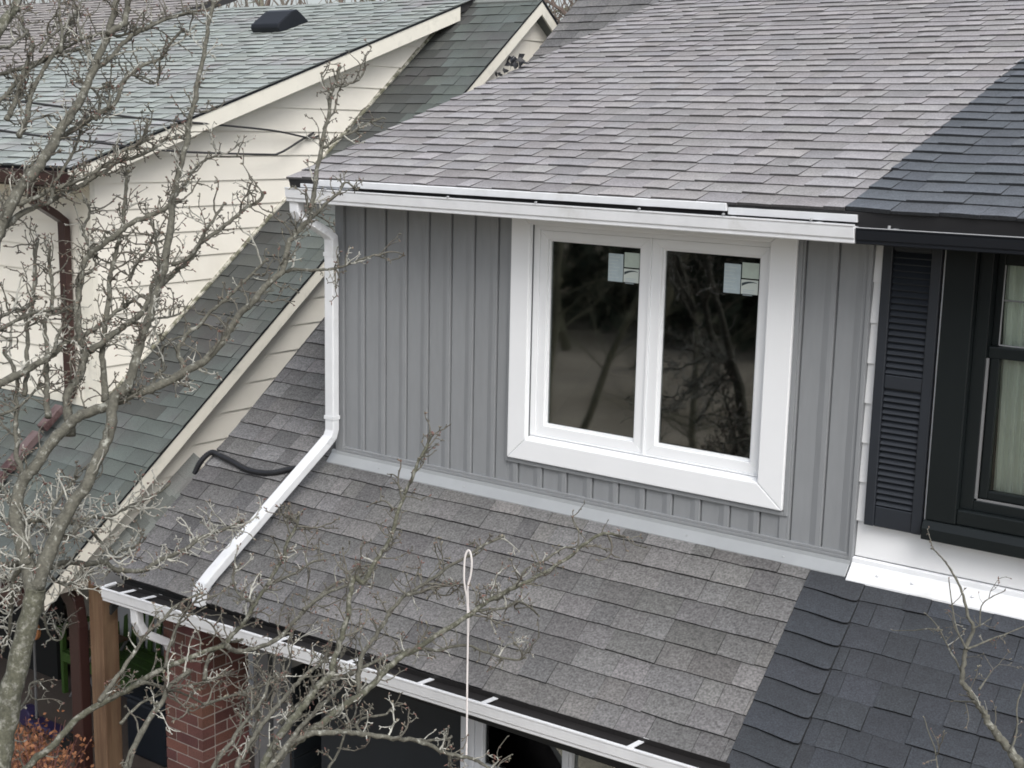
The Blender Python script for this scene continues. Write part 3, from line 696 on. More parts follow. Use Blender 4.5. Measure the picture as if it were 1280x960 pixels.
# pent roof strip at the foot of the gable
pz = lambda y: -.777 + (y + .21) * .69
rp = random.Random(3)
for r_ in range(3):
    xa, xb = -1.93 + r_ * .10, -1.93 + (r_ + 1) * .10 + .02; za, zc = -r_ * .048, -(r_ + 1) * .048 - .004
    y = -.66 - rp.random() * .08
    while y < .18:
        y2 = y + rp.uniform(.13, .22)
        MB().prism([(xa, y + .002, pz(y) + za), (xb, y + .002, pz(y) + zc), (xb, y2, pz(y2) + zc), (xa, y2, pz(y2) + za)], (0, 0, .006 + .004 * r_)).make('pent_shingle', M_green_sh, N, tone=rp.uniform(.6, 1.0)); y = y2
MB().prism([(-1.66, -.68, pz(-.68) - .24), (-1.66, .18, pz(.18) - .24), (-1.66, .18, pz(.18) - .175), (-1.66, -.68, pz(-.68) - .175)], (.02, 0, 0)).make('pent_fascia', M_dark, N)

# eave, brown gutter and downspout
MB().box(-6.95, -2.62, -.17, -.15, zd(-.18) - .16, zd(-.18) - .02).make('fascia', M_brown, N)
MB().box(-6.95, -2.80, -.15, .12, zd(-.18) - .155, zd(-.18) - .145).make('soffit', M_beige_trim, N)
gutter_run('gutter', -6.95, -2.58, zd(-.18) - .03, zd(-.18) - .03, -.175, .12, .105, M_brown, N)
bd = [(-3.02, -.24, 1.62), (-3.02, -.235, 1.56), (-3.04, -.20, 1.50), (-3.06, -.02, 1.40), (-3.07, .07, 1.34), (-3.07, .075, 1.28), (-3.07, .075, .0), (-3.07, .05, -.06), (-3.075, -.02, -.13), (-3.09, -.95, -.90), (-3.09, -1.2, -1.08)]
bb = [(0, 1, 0), (0, 1, 0), (0, .8, .6), (0, .5, .85), (0, .9, .4), (0, 1, 0), (0, 1, 0), (0, .8, -.5), (0, .62, -.78), (0, .62, -.78), (0, .62, -.78)]
MB().rect_tube(bd[:8], [(1, 0, 0)] * 8, bb[:8], .085, .06).make('downspout', M_brown, N, bevel=.006)
q0, q1 = Vector(bd[8]), Vector(bd[9])
for a, b in ((0, .19), (.23, .55), (.57, .8), (.82, 1.0)):
    MB().rect_tube([q0.lerp(q1, a), q0.lerp(q1, b)], [(1, 0, 0)] * 2, [(0, .62, -.78)] * 2, .085, .06).make('downspout', M_brown_dusty, N, bevel=.006)
# lower eave, porch beam and post
MB().box(-7, -1.95, -1.06, -.95, zm(-1.1) - .22, zm(-1.1) - .03).make('fascia', M_brown, N)
gutter_run('gutter', -6.95, -1.82, zm(-1.1) - .03, zm(-1.1) - .03, -1.08, .12, .1, M_brown, N)
MB().box(-1.87, -1.72, -.70, -.56, GZ + .05, -1.13).make('porch_post', M_wood, N, bevel=.006)
MB().box(-1.78, -1.62, -.74, .9, -1.13, -.99).make('porch_beam', M_grey_post, N, bevel=.004)
pd = [(-2.48, -.70, -1.28), (-2.30, -.70, -1.22), (-2.12, -.70, -1.24), (-2.03, -.70, -1.33), (-2.00, -.70, -1.5), (-2.00, -.70, -3.1)]
MB().rect_tube(pd, [(0, 1, 0)] * 6, [(0, 0, 1), (.1, 0, 1), (.4, 0, .9), (.8, 0, .5), (1, 0, .1), (1, 0, 0)], .09, .12).make('downspout', M_brown, N, bevel=.01)
MB().box(-4.6, -1.96, 1.3, 1.4, GZ, -.6).make('porch_wall', M_win_grey, N)
MB().box(-6.9, -4.6, .9, 1.0, GZ, -.8).make('porch_wall', M_dark, N)
MB().box(-6.9, -1.97, 1.41, 9, GZ, 0).make('house_body', M_beige, N)
# black roof vent
vx, vy = -4.38, 3.62
vz = zd(vy)
cs, sn = math.cos(TN2), math.sin(TN2)
def vp(x, s, n): return (vx + x, vy + s * cs - n * sn, vz + s * sn + n * cs)
vpr = [(-.13, .0), (-.15, .06), (-.13, .095), (.10, .165), (.17, .165), (.20, .13), (.30, .0)]
n_ = len(vpr)
MB().add([vp(x, a, b) for x in (-.20, .20) for a, b in vpr], [tuple(range(n_)), tuple(range(n_, 2 * n_))[::-1]] + [(i, n_ + i, n_ + (i + 1) % n_, (i + 1) % n_) for i in range(n_)]).make('roof_vent', M_black_metal, N, bevel=.012)

# ================================================================ brown-roofed unit beyond
Bn = thing('brown_roof_house', 'brown grey shingle roofed unit adjoining the pale green roof', 'house', (-11, 3, GZ))
nb = slab('roof', (0, -.18, zd(-.18) + .012), TN2, -16, -6.955, -16, -6.955, 0, 5.6 / math.cos(TN2), .09, M_deck, Bn)
shb = Shingles()
shb.field((0, -.18, zd(-.18) + .012), TN2, lambda y: -16, lambda y: -6.953, -.02, 5.6 / math.cos(TN2), EN, M_brown_sh, WU, 41, Hs=(.008, .015), tone_amp=.11, alt=.06)
shb.build({'brown_grey_shingle_granules': nb}, 60)
MB().box(-16, -6.96, .16, 9, GZ, 1.6).make('wall', M_beige, Bn)


# pale flecks that lie on the charcoal shingles
fk = MB(); rf = random.Random(77)
for k in range(9):
    x = 3.5 + rf.random() ** 1.2 * 1.6; y = -1.15 + rf.random() * 1.0; z = -.03 + math.tan(TL) * y + .014; r_ = rf.uniform(.002, .0045)
    fk.prism([(x + r_ * rf.uniform(.6, 1.2) * math.cos(a), y + r_ * math.sin(a), z + math.tan(TL) * r_ * math.sin(a)) for a in (0, 1.3, 2.5, 3.8, 5.1)], (0, 0, .002))
fk.make('flecks', M_white, Wh, kind='stuff')
LIMBS = [
('T','stem',0.3,[(1.859,-3.514,-2.251,0.0795),(1.481,-3.474,-1.328,0.0585),(1.243,-3.434,-0.696,0.0511),(1.2,-3.357,-0.374,0.0479),(1.192,-3.285,-0.146,0.0457),(1.197,-3.216,0.051,0.0439),(1.193,-3.18,0.166,0.0429)]),
('T','limb',1.0,[(1.193,-3.18,0.166,0.036),(1.184,-3.099,0.305,0.0309),(1.185,-2.999,0.463,0.028),(1.203,-2.925,0.555,0.0265),(1.206,-2.879,0.626,0.0256),(1.206,-2.811,0.737,0.0242),(1.201,-2.769,0.812,0.0234),(1.174,-2.732,0.911,0.0224),(1.195,-2.667,0.985,0.0215),(1.186,-2.616,1.083,0.0206),(1.175,-2.564,1.188,0.0196),(1.17,-2.517,1.274,0.0189),(1.159,-2.449,1.406,0.0178),(1.149,-2.405,1.497,0.017),(1.119,-2.348,1.638,0.016),(1.082,-2.294,1.784,0.0149),(1.063,-2.232,1.921,0.0139),(1.046,-2.17,2.057,0.013),(1.029,-2.149,2.119,0.0126),(1.019,-2.099,2.223,0.0118),(0.998,-2.054,2.335,0.0111),(0.98,-1.995,2.467,0.0103),(0.959,-1.96,2.562,0.0097),(0.944,-1.909,2.676,0.009),(0.927,-1.877,2.761,0.0084)]),
('T','limb',0.75,[(1.187,-3.188,0.149,0.036),(1.09,-3.162,0.301,0.0308),(1.011,-3.141,0.425,0.0287),(0.972,-3.075,0.577,0.0266),(0.989,-3.023,0.632,0.0258),(1.0,-2.949,0.729,0.0245),(1.022,-2.891,0.784,0.0237),(1.046,-2.831,0.839,0.0229),(1.102,-2.743,0.874,0.0219),(1.155,-2.656,0.916,0.0209),(1.177,-2.619,0.935,0.0206),(1.215,-2.564,0.947,0.02),(1.268,-2.479,0.99,0.0191),(1.313,-2.4,1.037,0.0184),(1.34,-2.351,1.068,0.0179),(1.375,-2.265,1.151,0.017),(1.378,-2.228,1.206,0.0165),(1.392,-2.175,1.273,0.016),(1.418,-2.114,1.33,0.0154),(1.441,-2.049,1.401,0.0147),(1.471,-1.984,1.459,0.0141),(1.461,-1.943,1.542,0.0135),(1.454,-1.915,1.6,0.0131),(1.471,-1.868,1.651,0.0127),(1.492,-1.819,1.699,0.0123),(1.481,-1.798,1.75,0.0119),(1.47,-1.764,1.824,0.0115),(1.433,-1.687,2.01,0.0103),(1.419,-1.634,2.124,0.0096),(1.415,-1.608,2.173,0.0093),(1.388,-1.563,2.292,0.0086),(1.39,-1.525,2.353,0.0082),(1.381,-1.498,2.415,0.0078)]),
('T','branch',1,[(1.429,-1.944,1.452,0.0098),(1.467,-1.897,1.463,0.0084),(1.509,-1.85,1.459,0.0077),(1.559,-1.793,1.463,0.007),(1.596,-1.749,1.471,0.0065),(1.633,-1.701,1.489,0.0061),(1.666,-1.658,1.508,0.0057),(1.701,-1.612,1.527,0.0053),(1.733,-1.573,1.538,0.005)]),
('T','branch',1,[(1.431,-1.758,1.693,0.01),(1.45,-1.706,1.738,0.008),(1.466,-1.657,1.783,0.007),(1.485,-1.61,1.821,0.0063),(1.491,-1.572,1.866,0.0057),(1.525,-1.529,1.836,0.0051)]),
('T','branch',1,[(1.437,-1.613,2.29,0.0077),(1.367,-1.59,2.332,0.0057),(1.316,-1.554,2.383,0.0047)]),
('T','branch',1,[(1.444,-1.598,2.332,0.0077),(1.464,-1.553,2.322,0.0063),(1.471,-1.522,2.338,0.0059),(1.486,-1.475,2.355,0.0053),(1.482,-1.426,2.406,0.0047)]),
('T','branch',1.3,[(1.44,-1.672,2.03,0.0084),(1.477,-1.595,2.08,0.0066),(1.516,-1.525,2.115,0.0058),(1.54,-1.477,2.147,0.0053),(1.581,-1.407,2.179,0.0047)]),
('T','limb',1.2,[(0.977,-2.823,0.74,0.0234),(0.91,-2.785,0.901,0.0198),(0.913,-2.749,0.96,0.019),(0.92,-2.723,0.994,0.0186),(0.911,-2.687,1.073,0.0178),(0.898,-2.676,1.111,0.0174),(0.854,-2.666,1.187,0.0167),(0.815,-2.641,1.288,0.0159),(0.788,-2.608,1.387,0.0152),(0.772,-2.571,1.479,0.0145),(0.78,-2.54,1.522,0.0142),(0.813,-2.477,1.577,0.0136),(0.846,-2.415,1.631,0.0131),(0.882,-2.353,1.679,0.0126),(0.92,-2.3,1.701,0.0122),(0.958,-2.245,1.731,0.0117),(0.992,-2.19,1.769,0.0113)]),
('T','limb',1.2,[(0.895,-2.674,1.096,0.0183),(0.908,-2.653,1.102,0.0172),(0.934,-2.605,1.133,0.0159),(0.963,-2.541,1.185,0.0148),(0.995,-2.478,1.23,0.0138),(1.017,-2.425,1.279,0.0131),(1.019,-2.383,1.343,0.0125),(1.043,-2.321,1.404,0.0118),(1.072,-2.253,1.465,0.0111),(1.096,-2.2,1.512,0.0105),(1.103,-2.156,1.574,0.01),(1.122,-2.118,1.604,0.0097),(1.15,-2.062,1.648,0.0092),(1.174,-2.013,1.689,0.0088),(1.2,-1.954,1.741,0.0083),(1.227,-1.912,1.764,0.008),(1.24,-1.872,1.809,0.0077)]),
('T','branch',1,[(1.087,-2.313,1.489,0.0112),(1.109,-2.249,1.505,0.0093),(1.111,-2.182,1.561,0.0081),(1.1,-2.122,1.629,0.0072),(1.096,-2.048,1.701,0.0064),(1.092,-1.993,1.756,0.0058)]),
('T','branch',0.9,[(1.078,-2.322,0.944,0.0136),(1.101,-2.268,0.994,0.0119),(1.05,-2.262,1.064,0.011),(1.054,-2.214,1.136,0.0103),(1.084,-2.15,1.19,0.0096),(1.109,-2.081,1.263,0.0089),(1.143,-2.013,1.318,0.0084),(1.171,-1.945,1.385,0.0078),(1.192,-1.896,1.43,0.0074),(1.216,-1.839,1.486,0.007)]),
('T','limb',0.7,[(0.74,-3.108,1.343,0.0384),(0.7,-3.001,1.542,0.0307),(0.676,-2.93,1.671,0.0281),(0.672,-2.832,1.813,0.0255),(0.688,-2.752,1.901,0.0239),(0.694,-2.698,1.968,0.0229),(0.696,-2.654,2.029,0.022),(0.695,-2.612,2.09,0.0211),(0.704,-2.551,2.167,0.02),(0.706,-2.483,2.262,0.0188),(0.699,-2.435,2.343,0.0179),(0.694,-2.392,2.414,0.0171),(0.688,-2.344,2.492,0.0162),(0.676,-2.305,2.568,0.0154),(0.66,-2.257,2.662,0.0145),(0.638,-2.218,2.75,0.0136)]),
('T','branch',0.6,[(0.712,-2.343,2.532,0.0167),(0.725,-2.293,2.567,0.0152),(0.733,-2.262,2.591,0.0147),(0.713,-2.23,2.652,0.014),(0.68,-2.191,2.736,0.0132)]),
('T','branch',0.8,[(0.686,-2.397,2.381,0.0134),(0.701,-2.339,2.416,0.0114),(0.706,-2.272,2.482,0.0101),(0.716,-2.209,2.533,0.0092),(0.736,-2.144,2.569,0.0085),(0.75,-2.093,2.602,0.0079),(0.782,-2.012,2.633,0.0072),(0.817,-1.928,2.66,0.0064),(0.842,-1.874,2.671,0.006),(0.866,-1.809,2.701,0.0055)]),
('T','branch',0.5,[(0.849,-2.235,2.561,0.0097),(0.834,-2.137,2.601,0.0076),(0.82,-1.99,2.648,0.0061),(0.817,-1.852,2.673,0.0051)]),
('T','branch',0.9,[(0.389,-2.755,2.324,0.011),(0.407,-2.716,2.34,0.0101),(0.436,-2.656,2.357,0.0094),(0.462,-2.597,2.381,0.0089),(0.49,-2.534,2.409,0.0085),(0.509,-2.48,2.444,0.0081),(0.525,-2.434,2.475,0.0078),(0.544,-2.389,2.499,0.0076),(0.574,-2.324,2.528,0.0072),(0.598,-2.274,2.546,0.007),(0.635,-2.215,2.534,0.0067),(0.665,-2.148,2.567,0.0064),(0.697,-2.089,2.581,0.0061)]),
('T','branch',0.9,[(0.507,-2.833,2.166,0.0115),(0.498,-2.784,2.217,0.0104),(0.495,-2.734,2.261,0.0099),(0.491,-2.674,2.316,0.0094),(0.494,-2.593,2.381,0.0088),(0.503,-2.525,2.424,0.0084),(0.52,-2.462,2.445,0.0081),(0.539,-2.4,2.462,0.0078),(0.559,-2.343,2.472,0.0076)]),
('T','branch',0.9,[(0.613,-2.779,2.062,0.0151),(0.609,-2.74,2.105,0.0134),(0.594,-2.711,2.152,0.0126),(0.571,-2.685,2.202,0.0119),(0.547,-2.644,2.271,0.0111),(0.536,-2.591,2.337,0.0103),(0.526,-2.533,2.409,0.0096),(0.525,-2.472,2.473,0.0089),(0.513,-2.403,2.561,0.0081),(0.495,-2.351,2.638,0.0076)]),
('T','branch',0.9,[(0.564,-2.799,2.132,0.0137),(0.552,-2.768,2.168,0.0123),(0.535,-2.73,2.215,0.0114),(0.512,-2.691,2.269,0.0107),(0.466,-2.621,2.373,0.0096),(0.44,-2.579,2.432,0.009),(0.417,-2.544,2.485,0.0086),(0.378,-2.536,2.519,0.0083),(0.326,-2.533,2.553,0.0079),(0.292,-2.507,2.607,0.0076)]),
('T','limb',0.8,[(0.545,-2.865,2.445,0.0266),(0.515,-2.777,2.533,0.0221),(0.498,-2.726,2.586,0.0207),(0.484,-2.674,2.636,0.0196),(0.451,-2.619,2.709,0.0183)]),
('T','branch',1,[(0.567,-2.847,2.452,0.0106),(0.552,-2.761,2.457,0.008),(0.53,-2.704,2.489,0.007),(0.52,-2.667,2.505,0.0065),(0.497,-2.626,2.537,0.0059)]),
('T','branch',0.9,[(0.631,-2.55,2.439,0.0095),(0.569,-2.493,2.533,0.0074),(0.511,-2.457,2.605,0.0065),(0.448,-2.412,2.69,0.0057),(0.412,-2.388,2.737,0.0053)]),
('T','branch',0.7,[(0.557,-2.604,2.441,0.0084),(0.538,-2.554,2.494,0.0071),(0.532,-2.497,2.537,0.0064),(0.532,-2.443,2.569,0.0059),(0.514,-2.374,2.636,0.0052),(0.502,-2.336,2.676,0.0049)]),
('T','branch',0.7,[(0.703,-2.483,2.499,0.0084),(0.634,-2.443,2.549,0.0067),(0.547,-2.39,2.616,0.0056),(0.485,-2.351,2.664,0.0049)]),
('T','branch',1.1,[(0.643,-2.644,2.006,0.0147),(0.641,-2.61,2.042,0.0133),(0.663,-2.525,2.09,0.012),(0.675,-2.466,2.131,0.0114),(0.692,-2.41,2.162,0.0108),(0.712,-2.338,2.204,0.0102),(0.707,-2.282,2.268,0.0096),(0.69,-2.247,2.324,0.0092),(0.699,-2.202,2.359,0.0089),(0.713,-2.141,2.403,0.0085),(0.737,-2.078,2.428,0.0081),(0.744,-2.039,2.46,0.0078),(0.739,-2.005,2.503,0.0075),(0.742,-1.962,2.547,0.0072),(0.747,-1.926,2.579,0.007)]),
('T','branch',0.6,[(0.742,-2.236,2.351,0.0064),(0.752,-2.174,2.342,0.0051),(0.763,-2.103,2.314,0.0042)]),
('T','branch',0.6,[(0.836,-2.15,2.424,0.0064),(0.803,-2.12,2.37,0.0049),(0.762,-2.102,2.322,0.0042)]),
('T','branch',1.2,[(0.718,-2.431,2.14,0.0089),(0.645,-2.349,2.232,0.0065),(0.532,-2.321,2.296,0.0054),(0.477,-2.322,2.281,0.005)]),
('T','branch',1.2,[(0.755,-2.39,2.196,0.0074),(0.701,-2.332,2.252,0.006),(0.596,-2.296,2.308,0.0051),(0.589,-2.235,2.299,0.0046)]),
('T','limb',1.7,[(0.664,-2.983,1.574,0.0177),(0.658,-2.921,1.623,0.0156),(0.644,-2.881,1.667,0.0149),(0.649,-2.796,1.717,0.0138),(0.66,-2.723,1.751,0.013),(0.672,-2.667,1.768,0.0125),(0.679,-2.615,1.796,0.012),(0.69,-2.557,1.821,0.0116),(0.7,-2.497,1.849,0.0111),(0.709,-2.435,1.882,0.0106),(0.717,-2.391,1.904,0.0103),(0.728,-2.31,1.951,0.0097),(0.749,-2.237,1.97,0.0092),(0.769,-2.157,2.001,0.0087),(0.778,-2.081,2.05,0.0082),(0.801,-2.006,2.074,0.0078)]),
('T','branch',1.8,[(0.659,-2.958,1.696,0.0142),(0.664,-2.89,1.75,0.0125),(0.685,-2.826,1.767,0.0117),(0.708,-2.746,1.801,0.011),(0.732,-2.668,1.833,0.0103),(0.757,-2.595,1.857,0.0098),(0.78,-2.51,1.9,0.0092),(0.8,-2.435,1.94,0.0088),(0.811,-2.364,1.995,0.0083),(0.832,-2.297,2.025,0.008),(0.856,-2.221,2.063,0.0076)]),
('T','branch',1,[(0.636,-2.839,1.736,0.0123),(0.615,-2.807,1.784,0.0111),(0.599,-2.756,1.843,0.0103),(0.574,-2.697,1.921,0.0096),(0.57,-2.645,1.968,0.0092),(0.574,-2.595,2.004,0.0088),(0.581,-2.515,2.059,0.0083),(0.594,-2.443,2.101,0.0078),(0.603,-2.391,2.131,0.0076)]),
('T','branch',1.2,[(1.0,-2.648,0.875,0.0183),(0.947,-2.612,0.997,0.0155),(0.909,-2.584,1.087,0.0144),(0.884,-2.547,1.177,0.0135),(0.853,-2.501,1.29,0.0125),(0.825,-2.468,1.378,0.0118),(0.808,-2.443,1.439,0.0114),(0.798,-2.409,1.508,0.0109),(0.78,-2.365,1.602,0.0102),(0.772,-2.337,1.657,0.0099),(0.747,-2.306,1.741,0.0093),(0.721,-2.277,1.822,0.0089),(0.7,-2.249,1.897,0.0084)]),
('T','branch',0.9,[(0.763,-2.74,1.761,0.0094),(0.751,-2.713,1.788,0.0086),(0.713,-2.671,1.846,0.0078),(0.689,-2.599,1.913,0.0072),(0.661,-2.528,1.984,0.0066),(0.627,-2.46,2.061,0.0061),(0.584,-2.403,2.138,0.0057)]),
('T','branch',0.9,[(0.896,-2.134,1.77,0.0092),(0.89,-2.104,1.807,0.0082),(0.895,-2.063,1.84,0.0076),(0.89,-2.012,1.896,0.0069),(0.895,-1.956,1.946,0.0064),(0.917,-1.893,1.973,0.0059),(0.972,-1.777,1.974,0.0051)]),
('T','branch',1.3,[(0.974,-2.321,1.273,0.0113),(0.906,-2.296,1.36,0.0093),(0.898,-2.239,1.431,0.0084),(0.837,-2.195,1.539,0.0074),(0.779,-2.164,1.63,0.0067),(0.728,-2.15,1.692,0.0062)]),
('T','branch',1,[(0.798,-2.517,1.526,0.0112),(0.704,-2.498,1.585,0.0088),(0.65,-2.474,1.637,0.0078),(0.623,-2.415,1.697,0.0069),(0.56,-2.384,1.761,0.0061)]),
('T','branch',1.3,[(0.775,-2.313,1.388,0.0092),(0.73,-2.237,1.456,0.007),(0.702,-2.14,1.518,0.0057),(0.676,-2.093,1.561,0.0051)]),
('T','branch',0.7,[(0.786,-2.923,0.913,0.0123),(0.735,-2.866,1.027,0.0103),(0.685,-2.827,1.12,0.0095),(0.635,-2.788,1.214,0.0088),(0.612,-2.743,1.289,0.0083),(0.559,-2.688,1.407,0.0077),(0.511,-2.645,1.505,0.0071),(0.484,-2.61,1.577,0.0068)]),
('T','branch',1,[(0.886,-2.872,0.819,0.0159),(0.846,-2.85,0.884,0.0138),(0.82,-2.828,0.936,0.013),(0.776,-2.794,1.022,0.0119),(0.729,-2.756,1.116,0.0109),(0.676,-2.723,1.211,0.01),(0.654,-2.663,1.308,0.0092),(0.603,-2.627,1.406,0.0085),(0.561,-2.608,1.473,0.008),(0.538,-2.58,1.533,0.0076)]),
('T','limb',1.5,[(0.744,-3.07,0.961,0.0231),(0.756,-3.021,0.981,0.02),(0.775,-2.943,1.013,0.0178),(0.794,-2.868,1.045,0.0161),(0.812,-2.781,1.092,0.0145),(0.817,-2.728,1.13,0.0135),(0.833,-2.674,1.152,0.0127),(0.853,-2.609,1.177,0.0117),(0.869,-2.534,1.219,0.0107),(0.878,-2.472,1.263,0.0098),(0.892,-2.417,1.293,0.0091),(0.906,-2.358,1.327,0.0083)]),
('T','branch',1.2,[(0.719,-3.032,1.198,0.0106),(0.717,-2.983,1.214,0.0095),(0.714,-2.902,1.245,0.0086),(0.716,-2.803,1.272,0.0078),(0.722,-2.752,1.275,0.0075),(0.729,-2.688,1.281,0.0071),(0.742,-2.619,1.268,0.0067)]),
('T','branch',1.2,[(0.712,-3.025,1.247,0.0106),(0.689,-2.961,1.263,0.0091),(0.656,-2.861,1.286,0.008),(0.643,-2.798,1.283,0.0074),(0.602,-2.709,1.323,0.0067)]),
('T','branch',1,[(0.869,-2.817,1.106,0.0108),(0.833,-2.777,1.138,0.0088),(0.808,-2.755,1.158,0.0081),(0.776,-2.709,1.191,0.0072),(0.767,-2.676,1.201,0.0067),(0.74,-2.629,1.231,0.006)]),
('T','branch',1,[(0.915,-3.037,0.567,0.0142),(0.887,-3.023,0.614,0.0129),(0.843,-3.019,0.661,0.0122),(0.826,-2.997,0.71,0.0116),(0.792,-2.979,0.771,0.0111),(0.764,-2.949,0.843,0.0105),(0.729,-2.93,0.906,0.01),(0.712,-2.903,0.963,0.0096),(0.653,-2.892,1.039,0.0091),(0.601,-2.892,1.088,0.0088)]),
('T','branch',0.7,[(0.771,-3.078,0.839,0.0078),(0.774,-3.04,0.844,0.0071),(0.778,-2.974,0.857,0.0065),(0.774,-2.907,0.886,0.0061),(0.764,-2.857,0.918,0.0057),(0.755,-2.812,0.948,0.0055)]),
('T','branch',1.1,[(1.053,-2.523,1.241,0.0081),(1.041,-2.455,1.218,0.0068),(1.018,-2.358,1.231,0.006),(1.003,-2.265,1.228,0.0054),(0.99,-2.191,1.235,0.005)]),
('T','branch',1.3,[(1.078,-2.455,0.913,0.0082),(1.064,-2.4,0.968,0.0069),(1.064,-2.356,1.001,0.0065),(1.004,-2.328,1.067,0.0059),(1.004,-2.26,1.116,0.0054),(1.025,-2.19,1.13,0.005)]),
('T','branch',1.7,[(0.943,-3.225,0.217,0.0174),(0.944,-3.186,0.215,0.0164),(0.947,-3.11,0.203,0.0155),(0.954,-3.03,0.177,0.0149),(0.962,-2.954,0.152,0.0143),(0.967,-2.856,0.151,0.0138),(0.978,-2.774,0.125,0.0133),(0.989,-2.677,0.111,0.0129),(0.994,-2.628,0.068,0.0126),(1.006,-2.56,0.042,0.0123),(1.019,-2.477,0.027,0.0119),(1.02,-2.4,0.048,0.0116),(1.027,-2.298,0.065,0.0112),(1.033,-2.233,0.075,0.011),(1.032,-2.151,0.104,0.0107),(1.04,-2.064,0.122,0.0104),(1.056,-1.967,0.128,0.01),(1.064,-1.889,0.146,0.0098)]),
('T','branch',1.6,[(1.031,-3.116,0.405,0.0126),(1.016,-3.045,0.404,0.0113),(1.002,-2.93,0.357,0.0103),(0.987,-2.806,0.337,0.0096),(0.974,-2.726,0.34,0.0092),(0.968,-2.648,0.318,0.0089),(0.949,-2.518,0.328,0.0083),(0.934,-2.402,0.34,0.0078),(0.92,-2.309,0.354,0.0075),(0.9,-2.207,0.382,0.0071)]),
('T','branch',1.3,[(0.931,-2.633,0.087,0.0091),(0.89,-2.509,0.104,0.0068),(0.87,-2.403,0.098,0.0059),(0.824,-2.322,0.131,0.0051)]),
('T','branch',2,[(1.179,-3.19,0.166,0.0137),(1.029,-3.159,0.157,0.0101),(0.913,-3.141,0.093,0.0085),(0.789,-3.126,0.049,0.0072)]),
('T','branch',2,[(1.153,-3.182,0.283,0.0137),(1.067,-3.19,0.206,0.0113),(1.026,-3.182,0.133,0.0103),(0.973,-3.161,0.012,0.0091),(0.92,-3.141,-0.112,0.008),(0.857,-3.137,-0.212,0.0072)]),
('T','branch',2,[(1.159,-3.169,0.317,0.0117),(1.043,-3.126,0.355,0.0094),(0.925,-3.11,0.365,0.0084),(0.823,-3.09,0.384,0.0077),(0.743,-3.077,0.396,0.0072)]),
('T','branch',2.2,[(1.152,-3.042,0.339,0.0119),(1.053,-3.011,0.385,0.0099),(0.994,-2.942,0.444,0.0088),(0.966,-2.861,0.485,0.008),(0.939,-2.776,0.527,0.0073)]),
('T','branch',2.2,[(1.163,-3.029,0.364,0.0105),(1.15,-2.95,0.343,0.0091),(1.115,-2.873,0.366,0.0084),(1.095,-2.801,0.297,0.0078),(1.075,-2.745,0.234,0.0073)]),
('T','branch',2,[(1.109,-3.098,0.235,0.0105),(1.067,-3.016,0.142,0.0087),(1.041,-2.917,0.08,0.0079),(1.012,-2.827,0.081,0.0073)]),
('T','branch',2,[(1.024,-3.109,0.456,0.0105),(0.887,-3.08,0.461,0.0088),(0.764,-3.028,0.494,0.0079),(0.643,-2.997,0.512,0.0073)]),
('T','branch',0.7,[(0.711,-2.827,-0.049,0.0076),(0.712,-2.803,-0.263,0.0054),(0.746,-2.763,-0.306,0.005),(0.741,-2.725,-0.246,0.0046)]),
('T','limb',0.7,[(1.62,-3.499,-1.441,0.0282),(1.268,-3.386,-0.93,0.0192),(1.177,-3.305,-0.714,0.0173),(1.174,-3.252,-0.638,0.0166),(1.22,-3.137,-0.551,0.0155),(1.26,-3.02,-0.449,0.0144),(1.3,-2.947,-0.414,0.0138),(1.365,-2.83,-0.355,0.0129),(1.435,-2.7,-0.287,0.012),(1.513,-2.575,-0.241,0.0111),(1.578,-2.475,-0.212,0.0104),(1.587,-2.443,-0.177,0.0102),(1.607,-2.392,-0.133,0.0098),(1.614,-2.359,-0.094,0.0095),(1.624,-2.306,-0.029,0.0091),(1.634,-2.255,0.033,0.0086),(1.644,-2.197,0.106,0.0081),(1.65,-2.161,0.153,0.0078),(1.64,-2.13,0.214,0.0075),(1.649,-2.075,0.285,0.0071),(1.638,-2.054,0.333,0.0068)]),
('T','branch',0.6,[(1.66,-2.537,-0.173,0.013),(1.665,-2.495,-0.208,0.012),(1.677,-2.419,-0.228,0.0113),(1.686,-2.329,-0.23,0.0106),(1.692,-2.227,-0.216,0.0101),(1.679,-2.131,-0.176,0.0095),(1.669,-2.058,-0.143,0.0092),(1.667,-1.991,-0.122,0.0089),(1.66,-1.913,-0.088,0.0086),(1.666,-1.807,-0.062,0.0082),(1.677,-1.739,-0.057,0.0079)]),
('T','branch',0.8,[(1.851,-2.238,-0.042,0.0103),(1.833,-2.068,-0.011,0.0077),(1.835,-1.925,-0.01,0.0066),(1.831,-1.824,0.007,0.006),(1.831,-1.734,0.016,0.0055)]),
('T','branch',0.9,[(1.473,-3.085,-0.307,0.0123),(1.456,-2.974,-0.231,0.0098),(1.444,-2.885,-0.17,0.0088),(1.429,-2.81,-0.111,0.008),(1.432,-2.753,-0.082,0.0075),(1.435,-2.688,-0.047,0.007),(1.435,-2.628,-0.011,0.0066),(1.463,-2.51,0.02,0.0059)]),
('T','branch',0.9,[(1.453,-2.714,-0.278,0.0087),(1.409,-2.638,-0.179,0.0067),(1.391,-2.57,-0.107,0.0059),(1.392,-2.484,-0.041,0.0052),(1.404,-2.436,-0.021,0.0048)]),
('T','branch',0.6,[(1.448,-2.849,-0.3,0.0085),(1.452,-2.744,-0.356,0.0067),(1.454,-2.701,-0.385,0.0063),(1.461,-2.606,-0.439,0.0055),(1.466,-2.508,-0.518,0.0048)]),
('T','branch',0.6,[(1.686,-2.696,-0.392,0.0078),(1.68,-2.513,-0.413,0.006),(1.677,-2.324,-0.426,0.005),(1.673,-2.207,-0.422,0.0045)]),
